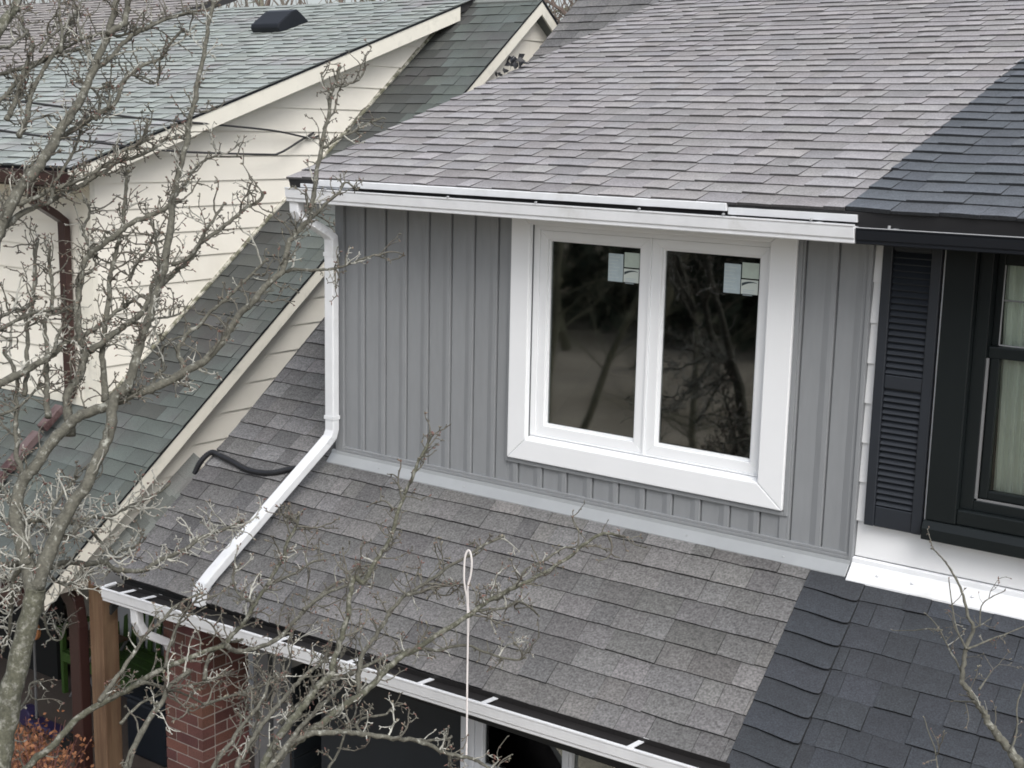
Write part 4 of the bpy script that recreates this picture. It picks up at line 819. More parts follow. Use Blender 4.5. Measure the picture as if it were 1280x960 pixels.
('T','branch',0.8,[(1.401,-2.928,-0.486,0.0078),(1.409,-2.823,-0.426,0.0064),(1.441,-2.714,-0.4,0.0058),(1.476,-2.618,-0.391,0.0053),(1.518,-2.512,-0.384,0.0049),(1.553,-2.407,-0.361,0.0045)]),
('T','branch',0.8,[(1.592,-3.083,-0.669,0.0172),(1.549,-2.982,-0.554,0.0142),(1.528,-2.875,-0.45,0.0128),(1.528,-2.807,-0.398,0.0121),(1.521,-2.732,-0.33,0.0114),(1.539,-2.654,-0.293,0.0108)]),
('T','branch',0.5,[(1.157,-3.366,-0.511,0.0075),(1.084,-3.235,-0.432,0.0056),(1.043,-3.145,-0.38,0.0049),(1.008,-3.106,-0.346,0.0046),(1.008,-3.057,-0.343,0.0043)]),
('T','stem',0.2,[(2.457,-3.504,-1.933,0.0801),(2.408,-3.2,-1.264,0.0558),(2.333,-2.992,-0.727,0.0462),(2.301,-2.896,-0.48,0.0423)]),
('T','limb',0.8,[(2.297,-2.902,-0.496,0.0212),(2.27,-2.884,-0.441,0.019),(2.266,-2.844,-0.381,0.0178),(2.277,-2.795,-0.329,0.0168),(2.29,-2.743,-0.276,0.016),(2.304,-2.697,-0.232,0.0153),(2.314,-2.66,-0.195,0.0148),(2.32,-2.628,-0.158,0.0144),(2.339,-2.59,-0.134,0.014),(2.348,-2.566,-0.114,0.0137),(2.335,-2.547,-0.071,0.0133),(2.332,-2.501,-0.0,0.0127),(2.32,-2.439,0.104,0.0118),(2.298,-2.401,0.188,0.0111),(2.294,-2.367,0.243,0.0107),(2.319,-2.338,0.223,0.0105),(2.33,-2.274,0.302,0.0098),(2.347,-2.196,0.394,0.0091),(2.337,-2.128,0.511,0.0083),(2.337,-2.071,0.597,0.0077),(2.338,-2.013,0.683,0.0072),(2.346,-1.958,0.758,0.0067),(2.343,-1.928,0.807,0.0064)]),
('T','branch',0.7,[(2.193,-2.406,-0.208,0.0112),(2.207,-2.345,-0.238,0.0093),(2.218,-2.244,-0.227,0.0079),(2.229,-2.145,-0.214,0.0069),(2.242,-2.068,-0.211,0.0062),(2.26,-1.978,-0.211,0.0055)]),
('T','limb',0.8,[(2.306,-2.892,-0.48,0.0212),(2.288,-2.852,-0.438,0.0193),(2.293,-2.771,-0.389,0.0179),(2.31,-2.69,-0.357,0.017),(2.327,-2.618,-0.331,0.0163),(2.339,-2.553,-0.3,0.0157),(2.358,-2.48,-0.273,0.015),(2.385,-2.374,-0.232,0.0142),(2.397,-2.274,-0.17,0.0135),(2.416,-2.196,-0.134,0.013),(2.441,-2.124,-0.113,0.0125),(2.472,-2.014,-0.067,0.0118),(2.517,-1.883,-0.023,0.0111),(2.555,-1.756,0.034,0.0103),(2.614,-1.604,0.079,0.0095),(2.662,-1.483,0.116,0.0089),(2.708,-1.355,0.168,0.0083),(2.739,-1.255,0.22,0.0078),(2.779,-1.158,0.253,0.0073),(2.827,-1.077,0.228,0.0069)]),
('T','branch',0.8,[(2.302,-2.345,-0.294,0.014),(2.26,-2.31,-0.232,0.0121),(2.231,-2.243,-0.149,0.0109),(2.237,-2.17,-0.094,0.0101),(2.236,-2.095,-0.029,0.0094),(2.234,-2.065,-0.001,0.0091),(2.25,-1.981,0.052,0.0085),(2.281,-1.893,0.085,0.0079),(2.316,-1.781,0.137,0.0072),(2.344,-1.705,0.166,0.0068),(2.386,-1.584,0.219,0.0061),(2.423,-1.497,0.245,0.0057)]),
('T','branch',0.8,[(2.531,-1.724,0.019,0.0088),(2.551,-1.66,0.022,0.0078),(2.566,-1.539,0.078,0.0069),(2.562,-1.491,0.112,0.0065),(2.592,-1.385,0.135,0.006),(2.617,-1.276,0.173,0.0055),(2.634,-1.232,0.174,0.0054)]),
('T','branch',0.9,[(2.355,-2.023,-0.166,0.0094),(2.385,-1.957,-0.19,0.008),(2.415,-1.879,-0.195,0.0073),(2.449,-1.793,-0.197,0.0066),(2.503,-1.68,-0.261,0.0059),(2.559,-1.566,-0.314,0.0052),(2.581,-1.513,-0.313,0.0049)]),
('T','branch',0.8,[(2.284,-2.02,0.07,0.0087),(2.289,-1.931,0.059,0.0071),(2.294,-1.822,0.054,0.0061),(2.3,-1.713,0.05,0.0054),(2.31,-1.635,0.015,0.0049)]),
('T','branch',0.8,[(2.531,-1.854,-0.001,0.0087),(2.544,-1.782,-0.007,0.0073),(2.568,-1.662,-0.028,0.0063),(2.583,-1.558,-0.022,0.0056),(2.606,-1.446,-0.111,0.0049)]),
('T','limb',0.6,[(2.323,-2.868,-0.431,0.0163),(2.321,-2.807,-0.367,0.014),(2.338,-2.759,-0.341,0.0133),(2.364,-2.707,-0.328,0.0126),(2.422,-2.611,-0.338,0.0116),(2.478,-2.525,-0.36,0.0108),(2.54,-2.434,-0.393,0.01),(2.604,-2.338,-0.42,0.0092),(2.637,-2.292,-0.445,0.0089),(2.683,-2.229,-0.492,0.0084),(2.733,-2.158,-0.525,0.0079),(2.773,-2.103,-0.556,0.0075),(2.822,-2.039,-0.614,0.007)]),
('T','branch',1,[(2.576,-2.305,-0.44,0.0089),(2.595,-2.258,-0.455,0.007),(2.616,-2.207,-0.464,0.006),(2.643,-2.137,-0.474,0.0049)]),
('T','branch',0.8,[(2.394,-2.434,-0.418,0.0082),(2.356,-2.428,-0.387,0.0068),(2.372,-2.385,-0.368,0.0061),(2.395,-2.344,-0.368,0.0055),(2.417,-2.306,-0.368,0.005),(2.426,-2.265,-0.339,0.0045)]),
('T','limb',0.8,[(2.253,-3.088,-0.609,0.016),(2.173,-2.948,-0.465,0.0126),(2.154,-2.886,-0.41,0.0119),(2.148,-2.835,-0.373,0.0114),(2.141,-2.774,-0.33,0.0109),(2.142,-2.715,-0.293,0.0104),(2.146,-2.639,-0.25,0.0099),(2.145,-2.591,-0.218,0.0095),(2.154,-2.533,-0.191,0.0092),(2.167,-2.453,-0.155,0.0087),(2.174,-2.4,-0.126,0.0084)]),
('T','branch',0.7,[(2.164,-3.132,-0.517,0.0134),(2.115,-3.002,-0.423,0.0103),(2.102,-2.903,-0.369,0.0092),(2.09,-2.838,-0.329,0.0086),(2.087,-2.786,-0.302,0.0082),(2.082,-2.731,-0.272,0.0077),(2.069,-2.681,-0.235,0.0073),(2.049,-2.634,-0.194,0.0069)]),
('T','branch',0.6,[(2.368,-2.954,-0.401,0.0147),(2.335,-2.834,-0.353,0.0118),(2.314,-2.708,-0.31,0.0103),(2.303,-2.631,-0.284,0.0096),(2.296,-2.547,-0.257,0.0089),(2.292,-2.465,-0.235,0.0082)]),
('T','branch',0.8,[(2.039,-2.571,-0.428,0.0091),(2.05,-2.474,-0.366,0.0071),(2.072,-2.382,-0.323,0.0063),(2.104,-2.299,-0.304,0.0056),(2.131,-2.213,-0.271,0.005)]),
('T','branch',1,[(2.363,-2.608,-0.526,0.0067),(2.33,-2.501,-0.479,0.0051),(2.298,-2.432,-0.439,0.0045),(2.291,-2.384,-0.422,0.0042)]),
('T','branch',0.8,[(1.601,-2.616,-0.327,0.0108),(1.548,-2.535,-0.252,0.008),(1.545,-2.455,-0.219,0.0069),(1.565,-2.365,-0.222,0.006)]),
('T','branch',0.8,[(1.738,-2.432,0.024,0.0079),(1.618,-2.409,0.017,0.0064),(1.492,-2.342,0.06,0.0055),(1.447,-2.251,0.093,0.0049)]),
('T','branch',0.8,[(1.775,-2.388,0.1,0.0087),(1.771,-2.279,0.105,0.0069),(1.768,-2.191,0.108,0.0061),(1.759,-2.077,0.128,0.0053),(1.763,-2.012,0.12,0.0049)]),
('T','branch',1,[(1.934,-2.707,-0.41,0.0045),(1.934,-2.669,-0.342,0.0036),(1.895,-2.658,-0.272,0.0031),(1.911,-2.617,-0.225,0.0028)]),
('T','branch',1,[(1.98,-2.681,-0.443,0.0045),(1.983,-2.64,-0.375,0.0036),(1.946,-2.628,-0.305,0.0031),(1.958,-2.591,-0.259,0.0028)]),
('T','branch',1,[(2.145,-2.53,-0.32,0.0045),(2.151,-2.486,-0.252,0.0035),(2.117,-2.471,-0.181,0.0031),(2.124,-2.439,-0.134,0.0028)]),
('T','branch',1,[(2.174,-2.501,-0.285,0.0045),(2.182,-2.454,-0.217,0.0035),(2.152,-2.437,-0.146,0.0031),(2.153,-2.409,-0.099,0.0028)]),
('T','branch',1,[(2.049,-2.578,-0.22,0.0045),(2.059,-2.529,-0.152,0.0035),(2.031,-2.51,-0.08,0.0031),(2.027,-2.487,-0.033,0.0028)]),
('T','branch',1,[(2.006,-2.633,-0.323,0.0045),(2.019,-2.583,-0.256,0.0035),(1.993,-2.562,-0.184,0.003),(1.984,-2.543,-0.137,0.0028)]),
('T','branch',1,[(1.977,-2.702,-0.522,0.0045),(1.992,-2.65,-0.455,0.0035),(1.969,-2.627,-0.384,0.003),(1.954,-2.612,-0.338,0.0028)]),
('T','branch',1,[(1.91,-2.757,-0.547,0.0045),(1.928,-2.702,-0.48,0.0035),(1.908,-2.678,-0.41,0.003),(1.887,-2.667,-0.363,0.0028)]),
('R','stem',0.2,[(5.522,-2.753,-0.284,0.0309),(5.322,-2.716,0.157,0.0212),(5.216,-2.712,0.351,0.0187),(5.183,-2.714,0.403,0.0181)]),
('R','limb',0.35,[(5.183,-2.714,0.403,0.0159),(5.157,-2.711,0.433,0.0133),(5.122,-2.71,0.466,0.0118),(5.085,-2.71,0.501,0.0105),(5.068,-2.705,0.526,0.0098),(5.04,-2.704,0.555,0.009),(5.011,-2.701,0.588,0.0082),(4.989,-2.699,0.613,0.0076),(4.984,-2.673,0.66,0.0067),(4.981,-2.654,0.693,0.0062),(4.986,-2.617,0.744,0.0053),(4.965,-2.611,0.777,0.0047),(4.935,-2.593,0.839,0.0038),(4.902,-2.586,0.885,0.0031),(4.872,-2.584,0.92,0.0025),(4.837,-2.587,0.948,0.0019)]),
('R','branch',0.4,[(4.985,-2.665,0.695,0.0035),(4.947,-2.646,0.736,0.0025),(4.92,-2.616,0.788,0.002),(4.901,-2.591,0.829,0.0017),(4.887,-2.571,0.86,0.0014)]),
('R','branch',0.4,[(4.987,-2.663,0.695,0.0035),(5.005,-2.628,0.701,0.0028),(5.025,-2.59,0.709,0.0024),(5.055,-2.533,0.719,0.002),(5.088,-2.47,0.731,0.0016),(5.102,-2.441,0.739,0.0014)]),
('R','branch',0.4,[(4.994,-2.644,0.754,0.0028),(4.999,-2.58,0.749,0.0019),(5.003,-2.512,0.748,0.0014)]),
('R','branch',0.3,[(5.008,-2.632,0.759,0.0028),(4.992,-2.58,0.802,0.002),(5.002,-2.536,0.819,0.0017),(5.024,-2.478,0.829,0.0014)]),
('R','branch',0.5,[(4.99,-2.681,0.61,0.0037),(4.961,-2.665,0.646,0.0028),(4.93,-2.652,0.679,0.0023),(4.895,-2.636,0.72,0.0019),(4.869,-2.629,0.742,0.0016),(4.845,-2.626,0.758,0.0014)]),
('R','branch',0.2,[(4.922,-2.699,0.746,0.0028),(4.879,-2.696,0.739,0.002),(4.836,-2.694,0.723,0.0016),(4.773,-2.692,0.707,0.0012)]),
('R','branch',0.2,[(5.015,-2.855,0.332,0.0034),(4.982,-2.826,0.383,0.0024),(4.963,-2.801,0.422,0.002),(4.935,-2.783,0.461,0.0017),(4.912,-2.766,0.496,0.0014)]),
('R','branch',0.4,[(5.15,-2.728,0.447,0.0036),(5.153,-2.7,0.474,0.003),(5.148,-2.668,0.512,0.0026),(5.135,-2.642,0.553,0.0022),(5.137,-2.595,0.604,0.0018),(5.143,-2.563,0.632,0.0016)]),
('R','branch',0.3,[(5.082,-2.754,0.548,0.0036),(5.047,-2.721,0.565,0.0024),(5.024,-2.708,0.569,0.0021),(4.987,-2.694,0.564,0.0016)]),
('R','branch',0.3,[(5.058,-2.755,0.619,0.0036),(5.054,-2.687,0.624,0.0022),(5.05,-2.632,0.63,0.0016)]),
('R','branch',0.2,[(5.052,-2.768,0.585,0.0036),(5.013,-2.738,0.564,0.0023),(4.974,-2.708,0.545,0.0016)]),
]

# ================================================================ small things on and by the houses
hz = lambda y, n=0: -.03 + math.tan(TL) * y + n
hp = catmull([(-1.16, -.30, hz(-.30) - .06), (-1.125, -.27, hz(-.27) + .01), (-1.06, -.225, hz(-.225) + .045), (-.93, -.235, hz(-.235) + .04), (-.82, -.25, hz(-.25) + .04),
              (-.68, -.272, hz(-.272) + .035), (-.55, -.276, hz(-.276) + .035), (-.42, -.255, hz(-.255) + .035), (-.30, -.20, hz(-.20) + .035), (-.20, -.17, hz(-.17) + .035)], 14)
rh = [.0180 + .0028 * (i % 2) for i in range(len(hp))]
tag(MB().tube(hp, rh, 10).make('conduit', M_hose, smooth=True), 'black ribbed conduit hose lying across the lower grey roof', 'hose')
cA = catmull([(-1.9, -3.5, 2.45), (-2.1, -1.417, 2.26), (-2.25, -.973, 2.25), (-2.4, -.362, 2.208), (-2.5, .274, 2.149), (-2.6, 1.062, 2.109), (-2.7, 1.948, 2.056), (-2.76, 2.443, 1.995), (-2.79, 2.606, 2.01)], 6)
cB = catmull([(-1.9, -3.5, 2.2), (-2.1, -1.425, 2.118), (-2.25, -.984, 2.043), (-2.45, -.062, 1.959), (-2.55, .768, 1.888), (-2.68, 1.832, 1.853), (-2.7, 2.04, 1.865), (-2.75, 2.333, 1.967), (-2.79, 2.545, 2.038)], 6)
cA = [Vector((-2.5, -14, 4.6))] + cA; cB = [Vector((-2.5, -14, 4.4))] + cB
tag(MB().tube(cA, .0095, 6).make('service_cable', M_cable, smooth=True), 'upper black service cable running to the cream wall', 'cable', 'service cables to the cream house')
tag(MB().tube(cB, .0095, 6).make('service_cable', M_cable, smooth=True), 'lower black service cable, looping up near the cream wall', 'cable', 'service cables to the cream house')
def leaf_clump(p, n, s_, label):
    rnd = random.Random(n); b = MB(); p = Vector(p)
    for k in range(n):
        c = p + Vector((rnd.gauss(0, s_), rnd.gauss(0, s_), abs(rnd.gauss(0, s_)) + .01)); d1 = rvec(rnd) * s_ * .9; d2 = d1.cross(rvec(rnd)).normalized() * s_ * .5; up = Vector((0, 0, s_ * .25))
        b.add([c - d1, c + d2 + up, c + d1, c - d2 + up, c - up * .2], [(0, 1, 4), (1, 2, 4), (2, 3, 4), (3, 0, 4)])
    tag(b.make('leaf_clump', M_hose), label, 'dry leaves', 'dark leaf clumps on the roof edge')
def rvec(r_):
    return Vector((r_.gauss(0, 1), r_.gauss(0, 1), r_.gauss(0, 1))).normalized()
leaf_clump((-.25, 2.13, 1.79 + math.tan(TD) * 2.38 + .03), 16, .045, 'larger dark dry leaf clump on the edge of the pale grey roof')
leaf_clump((-.27, 1.98, 1.79 + math.tan(TD) * 2.23 + .0), 7, .028, 'smaller dark dry leaf clump on the edge of the pale grey roof')
# rope
tag(MB().tube(catmull([(2.531, -1.879, -.70), (2.525, -1.87, -.6), (2.495, -1.835, -.343), (2.467, -1.80, -.127), (2.42, -1.748, -.007), (2.400, -1.743, .06), (2.393, -1.741, .109),
    (2.386, -1.728, .19), (2.393, -1.716, .225), (2.405, -1.711, .215), (2.418, -1.716, .17), (2.417, -1.723, .109), (2.412, -1.735, .06), (2.428, -1.752, -.02), (2.440, -1.76, -.06), (2.450, -1.775, -.16)], 5), .0048, 6)
    .make('rope', M_rope, smooth=True), 'white cord looped over a twig, hanging past the lower gutter', 'rope')

# ---- porch corner: bench, push toy, pots, dry shrubs
def bench(x, y, ang):
    t = thing('garden_bench', 'green slatted garden bench under the porch behind the cedar post', 'bench', (x, y, GZ + .05))
    def P(b, nm):
        o = b.make(nm, M_green, None, bevel=.004); o.parent = t; return o
    for k in range(11): P(MB().prism([(-.70 + k * .13, .26, .42), (-.64 + k * .13, .26, .42), (-.64 + k * .13, .30, .84 + .05 * math.sin(k / 10 * math.pi)), (-.70 + k * .13, .30, .84 + .05 * math.sin(k / 10 * math.pi))], (0, .02, 0)), 'slat')
    top = MB()
    for k in range(10):
        u0, u1 = -.74 + k * .148, -.74 + (k + 1) * .148; f = lambda u: .84 + .07 * math.cos(u / .74 * math.pi / 2)
        top.prism([(u0, .285, f(u0)), (u1, .285, f(u1)), (u1, .285, f(u1) + .09), (u0, .285, f(u0) + .09)], (0, .04, 0))
    P(top, 'top_rail'); P(MB().box(-.74, .74, .25, .285, .36, .42), 'lower_rail')
    for k in range(4): P(MB().box(-.74, .74, -.25 + k * .12, -.15 + k * .12, .40, .425), 'seat_slat')
    P(MB().box(-.74, .74, -.29, -.255, .33, .42), 'apron')
    for sx in (-.77, .74):
        P(MB().box(sx, sx + .045, -.28, -.235, 0, .63), 'leg'); P(MB().box(sx, sx + .045, .26, .31, 0, .88), 'leg'); P(MB().box(sx - .01, sx + .055, -.32, .29, .632, .665), 'armrest')
    t.rotation_euler = (0, 0, ang)
bench(-3.55, .98, R(-4))
t = thing('push_toy', 'purple push toy with small black wheels and an orange disc on its stick', 'toy', (-3.62, .05, GZ + .05))
def TP(b, nm, m_, **k):
    o = b.make(nm, m_, None, **k); o.parent = t; return o
TP(MB().tube([(-.10, -.03, .09), (-.10, .03, .09)], .09, 14), 'wheel', M_tyre, bevel=.01); TP(MB().tube([(.34, -.03, .09), (.34, .03, .09)], .09, 14), 'wheel', M_tyre, bevel=.01)
TP(MB().tube([(-.2, -.05, .17), (-.2, .05, .17)], .09, 14), 'hub_cover', M_purple, bevel=.01)
TP(MB().box(-.12, .36, -.07, .07, .10, .17), 'body', M_purple, bevel=.02)
TP(MB().tube([(-.08, 0, .15), (-.06, 0, .95)], .012, 6), 'handle', M_grey_post)
TP(MB().tube([(-.06, -.02, .98), (-.06, .015, .98)], .085, 16), 'disc', M_orange, bevel=.008)
t2 = thing('folding_chair', 'folded wooden chair standing by the green bench', 'chair', (-4.0, .75, GZ + .05))
for a, b in (((-.2, 0, 0), (.2, 0, .55)), ((.2, .05, 0), (-.2, .05, .55)), ((-.2, .35, 0), (.2, .35, .55))):
    o = MB().tube([a, b], .016, 6).make('leg', M_grey_post, None); o.parent = t2
o = MB().box(-.22, .22, 0, .35, .55, .575).make('seat', M_wood, None, bevel=.005); o.parent = t2
t3 = thing('cooler_bin', 'navy plastic bin behind the porch post', 'bin', (-2.62, .55, GZ + .05))
o = MB().prism([(-.25, -.2, 0), (.25, -.2, 0), (.25, .2, 0), (-.25, .2, 0)], (0, 0, .5)).make('tub', M_navy, None, bevel=.03); o.parent = t3
o = MB().box(-.27, .27, -.22, .22, .501, .55).make('lid', M_navy, None, bevel=.02); o.parent = t3
t4 = thing('covered_barbecue', 'barbecue under a dark grey cover below the lower gutter', 'barbecue', (1.35, -1.75, GZ + .05))
cv = []; cf = []; n1, n2 = 20, 12
for j in range(n2):
    v = j / (n2 - 1)
    for i in range(n1):
        a = 2 * math.pi * i / n1
        rr = (.62, .30); k = math.sin(min(1, (1 - v) * 1.6) * math.pi / 2) if v > .3 else 1
        wob = 1 + .03 * math.sin(a * 5 + v * 3)
        sq = lambda c_: math.copysign(abs(c_) ** .6, c_)
        cv.append((rr[0] * sq(math.cos(a)) * k * wob, rr[1] * sq(math.sin(a)) * k * wob, 1.72 * v ** .9 + 0.0))
for j in range(n2 - 1):
    for i in range(n1): cf.append((j * n1 + i, j * n1 + (i + 1) % n1, (j + 1) * n1 + (i + 1) % n1, (j + 1) * n1 + i))
o = new_obj('cover', cv, cf, M_cover, None, smooth=True); o.parent = t4
o = MB().box(-.5, .5, -.2, .2, .02, .9).make('cart', M_dark, None); o.parent = t4

def dry_shrub(x, y, r, h, seed, label):
    rnd = random.Random(seed); t = thing('dry_shrub', label, 'shrub', (x, y, GZ), 'dry orange shrubs by the porch')
    st = MB(); lv = MB()
    for k in range(70):
        a = rnd.uniform(0, 6.28); el = rnd.uniform(.35, 1.3); L = r * rnd.uniform(.5, 1.1)
        p0 = Vector((rnd.uniform(-.05, .05), rnd.uniform(-.05, .05), 0)); p1 = p0 + Vector((math.cos(a) * L * .6, math.sin(a) * L * .6, h * .6 * rnd.uniform(.5, 1.1)))
        p2 = p1 + Vector((math.cos(a + .4) * L * .4, math.sin(a + .4) * L * .4, h * .4 * rnd.uniform(.3, 1)))
        st.tube([p0, p1, p2], [.008, .005, .002], 4)
        for q in range(26):
            u = rnd.uniform(.2, 1); c = p0.lerp(p1, u * 2) if u < .5 else p1.lerp(p2, u * 2 - 1)
            c = c + Vector((rnd.gauss(0, .05), rnd.gauss(0, .05), rnd.gauss(0, .05))); s_ = rnd.uniform(.010, .026)
            d1 = Vector((rnd.gauss(0, 1), rnd.gauss(0, 1), rnd.gauss(0, 1))).normalized() * s_; d2 = d1.cross(Vector((rnd.gauss(0, 1), rnd.gauss(0, 1), rnd.gauss(0, 1)))).normalized() * s_ * .6
            lv.add([c - d1, c + d2, c + d1, c - d2], [(0, 1, 2, 3)])
    o = st.make('stem', M_redtwig, None); o.parent = t
    o = lv.make('leaves', M_dryleaf, None); o.parent = t; o['kind'] = 'stuff'
dry_shrub(-3.05, -.75, .42, .55, 1, 'dry red-brown shrub at the patio edge beside the push toy')
dry_shrub(-2.25, -.95, .45, .95, 2, 'bright orange dry shrub below the cedar post')
dry_shrub(-1.05, -1.45, .35, .75, 3, 'orange dry shrub at the foot of the brick pillar')

# ================================================================ trees
rt = random.Random(99)
def rvec(r_): 
    return Vector((r_.gauss(0, 1), r_.gauss(0, 1), r_.gauss(0, 1))).normalized()
def build_tree(key, label, base, scale_t=1.0):
    t = thing('bare_tree', label, 'tree', base)
    bname = {'T': 'T', 'R': 'R'}[key]
    tw = MB(); buds = MB(); lich = MB()
    B = Vector(base)
    first = True
    for tree, name, dens, P in LIMBS:
        if tree != key: continue
        pts = [Vector(p[:3]) for p in P]; rr = [p[3] for p in P]
        if name == 'stem':
            mid = pts[0].lerp(B, .5) + Vector((.05, .03, .0))
            pts = [B + Vector((0, 0, -.1)), mid] + pts; rr = [rr[0] * 1.7, rr[0] * 1.25] + rr
        # resample with small crookedness
        S = catmull(pts, 5 if name != 'branch' else 4); n = len(S)
        RR = [rr[min(int(i / (n - 1) * (len(rr) - 1)), len(rr) - 1)] * (1 - (i / (n - 1) * (len(rr) - 1)) % 1) + rr[min(int(i / (n - 1) * (len(rr) - 1)) + 1, len(rr) - 1)] * ((i / (n - 1) * (len(rr) - 1)) % 1) for i in range(n)]
        S2 = []
        for i, q in enumerate(S):
            j = rvec(rt) * min(RR[i] * .4, .004) if 0 < i < n - 1 else Vector()
            S2.append(q + j)
        RR = [r_ * (1 + (.10 if r_ < .012 else .035) * math.sin(i * 2.3) + rt.uniform(-.05, .06)) for i, r_ in enumerate(RR)]
        mossy = name == 'limb' and rr[0] > .02 and rt.random() < .5 or name == 'stem'
        sides = 10 if max(RR) > .03 else (8 if max(RR) > .012 else 6)
        mb = MB().tube(S2, RR, sides)
        mb.make('trunk' if name == 'stem' else 'branch', M_bark_moss if mossy else M_bark, t, smooth=True)
        if name == 'stem': continue
        # twigs
        tot = sum((S[i + 1] - S[i]).length for i in range(n - 1))
        nt_ = int(tot * 36 * dens) + 1
        for k in range(nt_):
            u = rt.random() ** .85 * (n - 1.001); i = int(u); f_ = u - i
            q = S2[i].lerp(S2[i + 1], f_); r0 = RR[i]; tan = (S[i + 1] - S[i]).normalized()
            if r0 > .022 and rt.random() < .55: continue
            side = tan.cross(rvec(rt)).normalized()
            d = (side + tan * rt.uniform(-.1, .9) + Vector((0, 0, rt.uniform(-.1, .75)))).normalized()
            L = rt.choice((.025, .035, .05, .06, .08, .10, .13, .17)) * (1.0 if key == 'T' else .55)
            rad = (.0026 + min(L, .14) * .012) * rt.uniform(.75, 1.2) * (1 if key == 'T' else .45); rad = min(rad, r0 * .8)
            pale = dens > 1.4 and q.z < .5 or rt.random() < .22
            grow(q + side * r0 * .6, d, L, rad, lich if pale else tw, buds, 2 if L > .05 else 1, key)
        # tip bud
        spur_end(S2[-1], (S2[-1] - S2[-2]).normalized(), RR[-1], tw, buds, key)
    for b_, nm, m_ in ((tw, 'twigs', M_twig), (lich, 'twigs', M_lichen), (buds, 'buds', M_bud)):
        if b_.v:
            o = b_.make(nm, m_, t, smooth=True); o['kind'] = 'stuff'
    return t
def spur_end(p, d, r, tw, buds, key):
    k = .55 if key == 'R' else 1
    for j in range(rt.choice((1, 2, 2, 3))):
        dd = (d + rvec(rt) * .8).normalized(); L = rt.uniform(.008, .020) * k
        e = p + dd * L
        (buds if rt.random() < .45 else tw).tube([p, p.lerp(e, .6), e], [r * .8, max(r * 1.15, .003 * k), r * .3], 5)
def grow(p, d, L, r, tw, buds, depth, key):
    n = max(2, int(L / .022)); pts = [p]; q = p; dd = d
    for i in range(n):
        dd = (dd + rvec(rt) * .42 + Vector((0, 0, .10))).normalized(); q = q + dd * (L / n); pts.append(q)
    rad = [r * (1 - .45 * i / n) * rt.uniform(.85, 1.25) for i in range(n + 1)]
    tw.tube(pts, rad, 5, cap=False)
    for i in range(1, n + 1):
        if rt.random() < .62:
            sd_ = (rvec(rt) + dd * .5).normalized()
            if depth > 1 and rt.random() < .45: grow(pts[i], sd_, L * rt.uniform(.25, .55), r * .75, tw, buds, depth - 1, key)
            else:
                l2 = rt.uniform(.008, .022) * (.6 if key == 'R' else 1); m_ = pts[i] + sd_ * l2
                tw.tube([pts[i], m_], [r * .7, r * .75], 4)
                if rt.random() < .5: spur_end(m_, sd_, r * .7, tw, buds, key)
    spur_end(pts[-1], dd, rad[-1], tw, buds, key)
build_tree('T', 'big bare tree with pale lichened branches in front of the houses', (2.05, -3.5, GZ))
build_tree('R', 'slender bare young tree in front of the charcoal roof', (5.75, -2.9, GZ))

# ---- woods behind the roofs and evergreens across the road
def wild_tree(name, base, h, r, seed, material, label, group, crown=1.0, nb=26, lean=(0, 0)):
    rnd = random.Random(seed); t = thing(name, label, 'tree', base, group)
    pts = [Vector((lean[0] * u + rnd.uniform(-.1, .1), lean[1] * u + rnd.uniform(-.1, .1), h * u)) for u in (0, .15, .3, .45, .6, .75, .9, 1)]
    o = MB().tube(pts, [r * (1.25 - u) for u in (0, .15, .3, .45, .6, .75, .9, 1)], 8).make('trunk', material, None, smooth=True); o.parent = t
    cr = MB()
    for k in range(nb):
        u = rnd.uniform(.25, .98); i = int(u * 7); p = pts[i].lerp(pts[min(i + 1, 7)], u * 7 - i)
        a = rnd.uniform(0, 6.28); L = h * .28 * crown * (1.15 - u); d = Vector((math.cos(a), math.sin(a), rnd.uniform(.3, 1.1))).normalized()
        q = [p]
        for s_ in range(4):
            d = (d + rvec(rnd) * .28).normalized(); q.append(q[-1] + d * L / 4)
        cr.tube(q, [r * .3, r * .22, r * .15, r * .09, r * .04], 5)
        for s_ in range(14):
            v = rnd.uniform(.3, 3.99); b0 = q[int(v)].lerp(q[int(v) + 1], v % 1); dd = (d + rvec(rnd) * .9).normalized(); l = L * rnd.uniform(.12, .4)
            e1 = b0 + dd * l; cr.tube([b0, e1, e1 + (dd + rvec(rnd) * .5) * l * .6], [r * .06, r * .035, r * .012], 3, cap=False)
            for z_ in range(2): 
                e2 = b0.lerp(e1, rnd.uniform(.3, 1)); cr.tube([e2, e2 + (dd + rvec(rnd)).normalized() * l * .5], [r * .03, r * .01], 3, cap=False)
    o = cr.make('crown', material, None); o.parent = t; o['kind'] = 'stuff'
    return t
rb = random.Random(5)
fwd = Vector((-.5825, .791, 0)).normalized(); rgt = Vector((.8027, .596, 0)).normalized()
for k in range(15):
    dd = 30 + rb.uniform(-3, 16); xx = (-.42 + k * .050 + rb.uniform(-.02, .02)) * dd
    p = CC + fwd * dd + rgt * xx
    wild_tree('bare_wood_tree', (p.x, p.y, GZ - 1), 10 + rb.uniform(-2, 3), rb.uniform(.14, .30), 300 + k, M_trunk_far if k % 3 else M_wood_far,
              'bare tree in the wood rising behind the ridge line', 'bare trees behind the roofs', 1.3, 20)
wm = MB()
for k in range(12000):
    dd = rb.uniform(30, 70); xx = rb.uniform(-.5, .12) * dd; p = CC + fwd * dd + rgt * xx; p.z = GZ + rb.uniform(0, 8.5) * (rb.random() ** .25)
    d = (rvec(rb) * .6 + Vector((0, 0, 1))).normalized(); l = rb.uniform(.8, 3.0)
    r_ = rb.choice((.02, .03, .05)); wm.tube([p, p + d * l * .5 + rvec(rb) * .2, p + d * l], [r_, r_ * .7, r_ * .2], 3, cap=False)
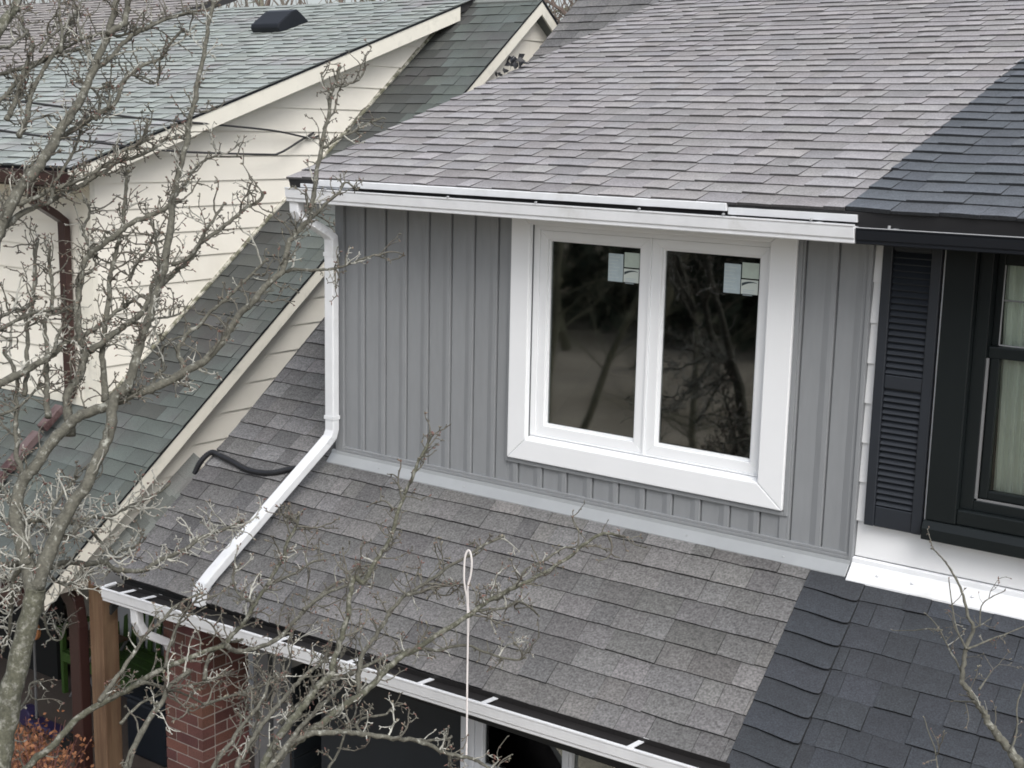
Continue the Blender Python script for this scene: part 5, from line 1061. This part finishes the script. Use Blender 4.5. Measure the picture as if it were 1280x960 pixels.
wmo = wm.make('distant_woods', M_wood_far); wmo['kind'] = 'stuff'; wmo['label'] = 'brown leafless wood beyond the roofs'
# low hedge-like mass closes the gaps near the ground
hm = MB()
for k in range(2200):
    dd = rb.uniform(55, 80); xx = rb.uniform(-.55, .2) * dd; p = CC + fwd * dd + rgt * xx; z = GZ + rb.uniform(0, 8.2)
    s_ = rb.uniform(.5, 1.3); a = rvec(rb) * s_; b = a.cross(rvec(rb)).normalized() * s_
    hm.add([(p.x + a.x, p.y + a.y, z + a.z), (p.x + b.x, p.y + b.y, z + b.z), (p.x - a.x, p.y - a.y, z - a.z), (p.x - b.x, p.y - b.y, z - b.z)], [(0, 1, 2, 3)])
hmo = hm.make('far_undergrowth', M_wood_far); hmo['kind'] = 'stuff'
def conifer(base, h, r, seed):
    rnd = random.Random(seed); t = thing('evergreen_tree', 'dark evergreen across the road mirrored in the window', 'tree', base, 'evergreens across the road')
    o = MB().tube([(0, 0, 0), (0, 0, h)], [.22, .03], 7).make('trunk', M_trunk_far, None); o.parent = t
    c = MB()
    for k in range(3600):
        u = rnd.random() ** 1.5; z = h * (.01 + .99 * u); rr = r * (1 - u) * rnd.uniform(.35, 1.05) + .1; a = rnd.uniform(0, 6.28)
        p = Vector((rr * math.cos(a), rr * math.sin(a), z)); s_ = rnd.uniform(.15, .38)
        d1 = Vector((math.cos(a), math.sin(a), rnd.uniform(-.7, .1))) * s_; d2 = Vector((-math.sin(a), math.cos(a), rnd.uniform(-.3, .3))) * s_ * .5
        c.add([p - d1, p + d2, p + d1, p - d2], [(0, 1, 2, 3)])
    o = c.make('crown', M_conifer, None); o.parent = t; o['kind'] = 'stuff'
rc = random.Random(8)
EV = ['tallest dark evergreen across the road, seen only in the window glass', 'broad dark evergreen mirrored beside the pane sticker', 'narrow dark evergreen mirrored in the left pane']
for k in range(18):
    x = -44 + k * 3.0 + rc.uniform(-1, 1); y = -27 - (k % 3) * 5 + rc.uniform(-1.5, 1.5)
    conifer((x, y, GZ), 12 + rc.uniform(-2, 4), 3.4 + rc.uniform(-.5, 1), 500 + k)
for k, (x, y, h, r, lx) in enumerate([(-9.5, -19.5, 11, .13, 3.8), (-15, -23, 12, .16, -3), (-12.2, -20.5, 10, .10, -2.6), (-19, -24, 13, .15, 4), (-5.6, -10.6, 6.5, .055, 3.2), (-1.9, -8.6, 5, .05, -.6), (-7.5, -13, 6.5, .07, .5)]):
    wild_tree('street_tree', (x, y, GZ), h, r, 700 + k, M_trunk_far, ['slanting pale street tree opposite the window', 'thick street tree in front of the evergreens', 'thin leaning street tree nearest the road', 'forked street tree beside the evergreens', 'small bare yard tree behind the viewpoint', 'smallest bare yard tree nearest the window', 'bare yard tree before the slanting one'][k], 'bare street trees', 1.1, 34, (lx, 0))
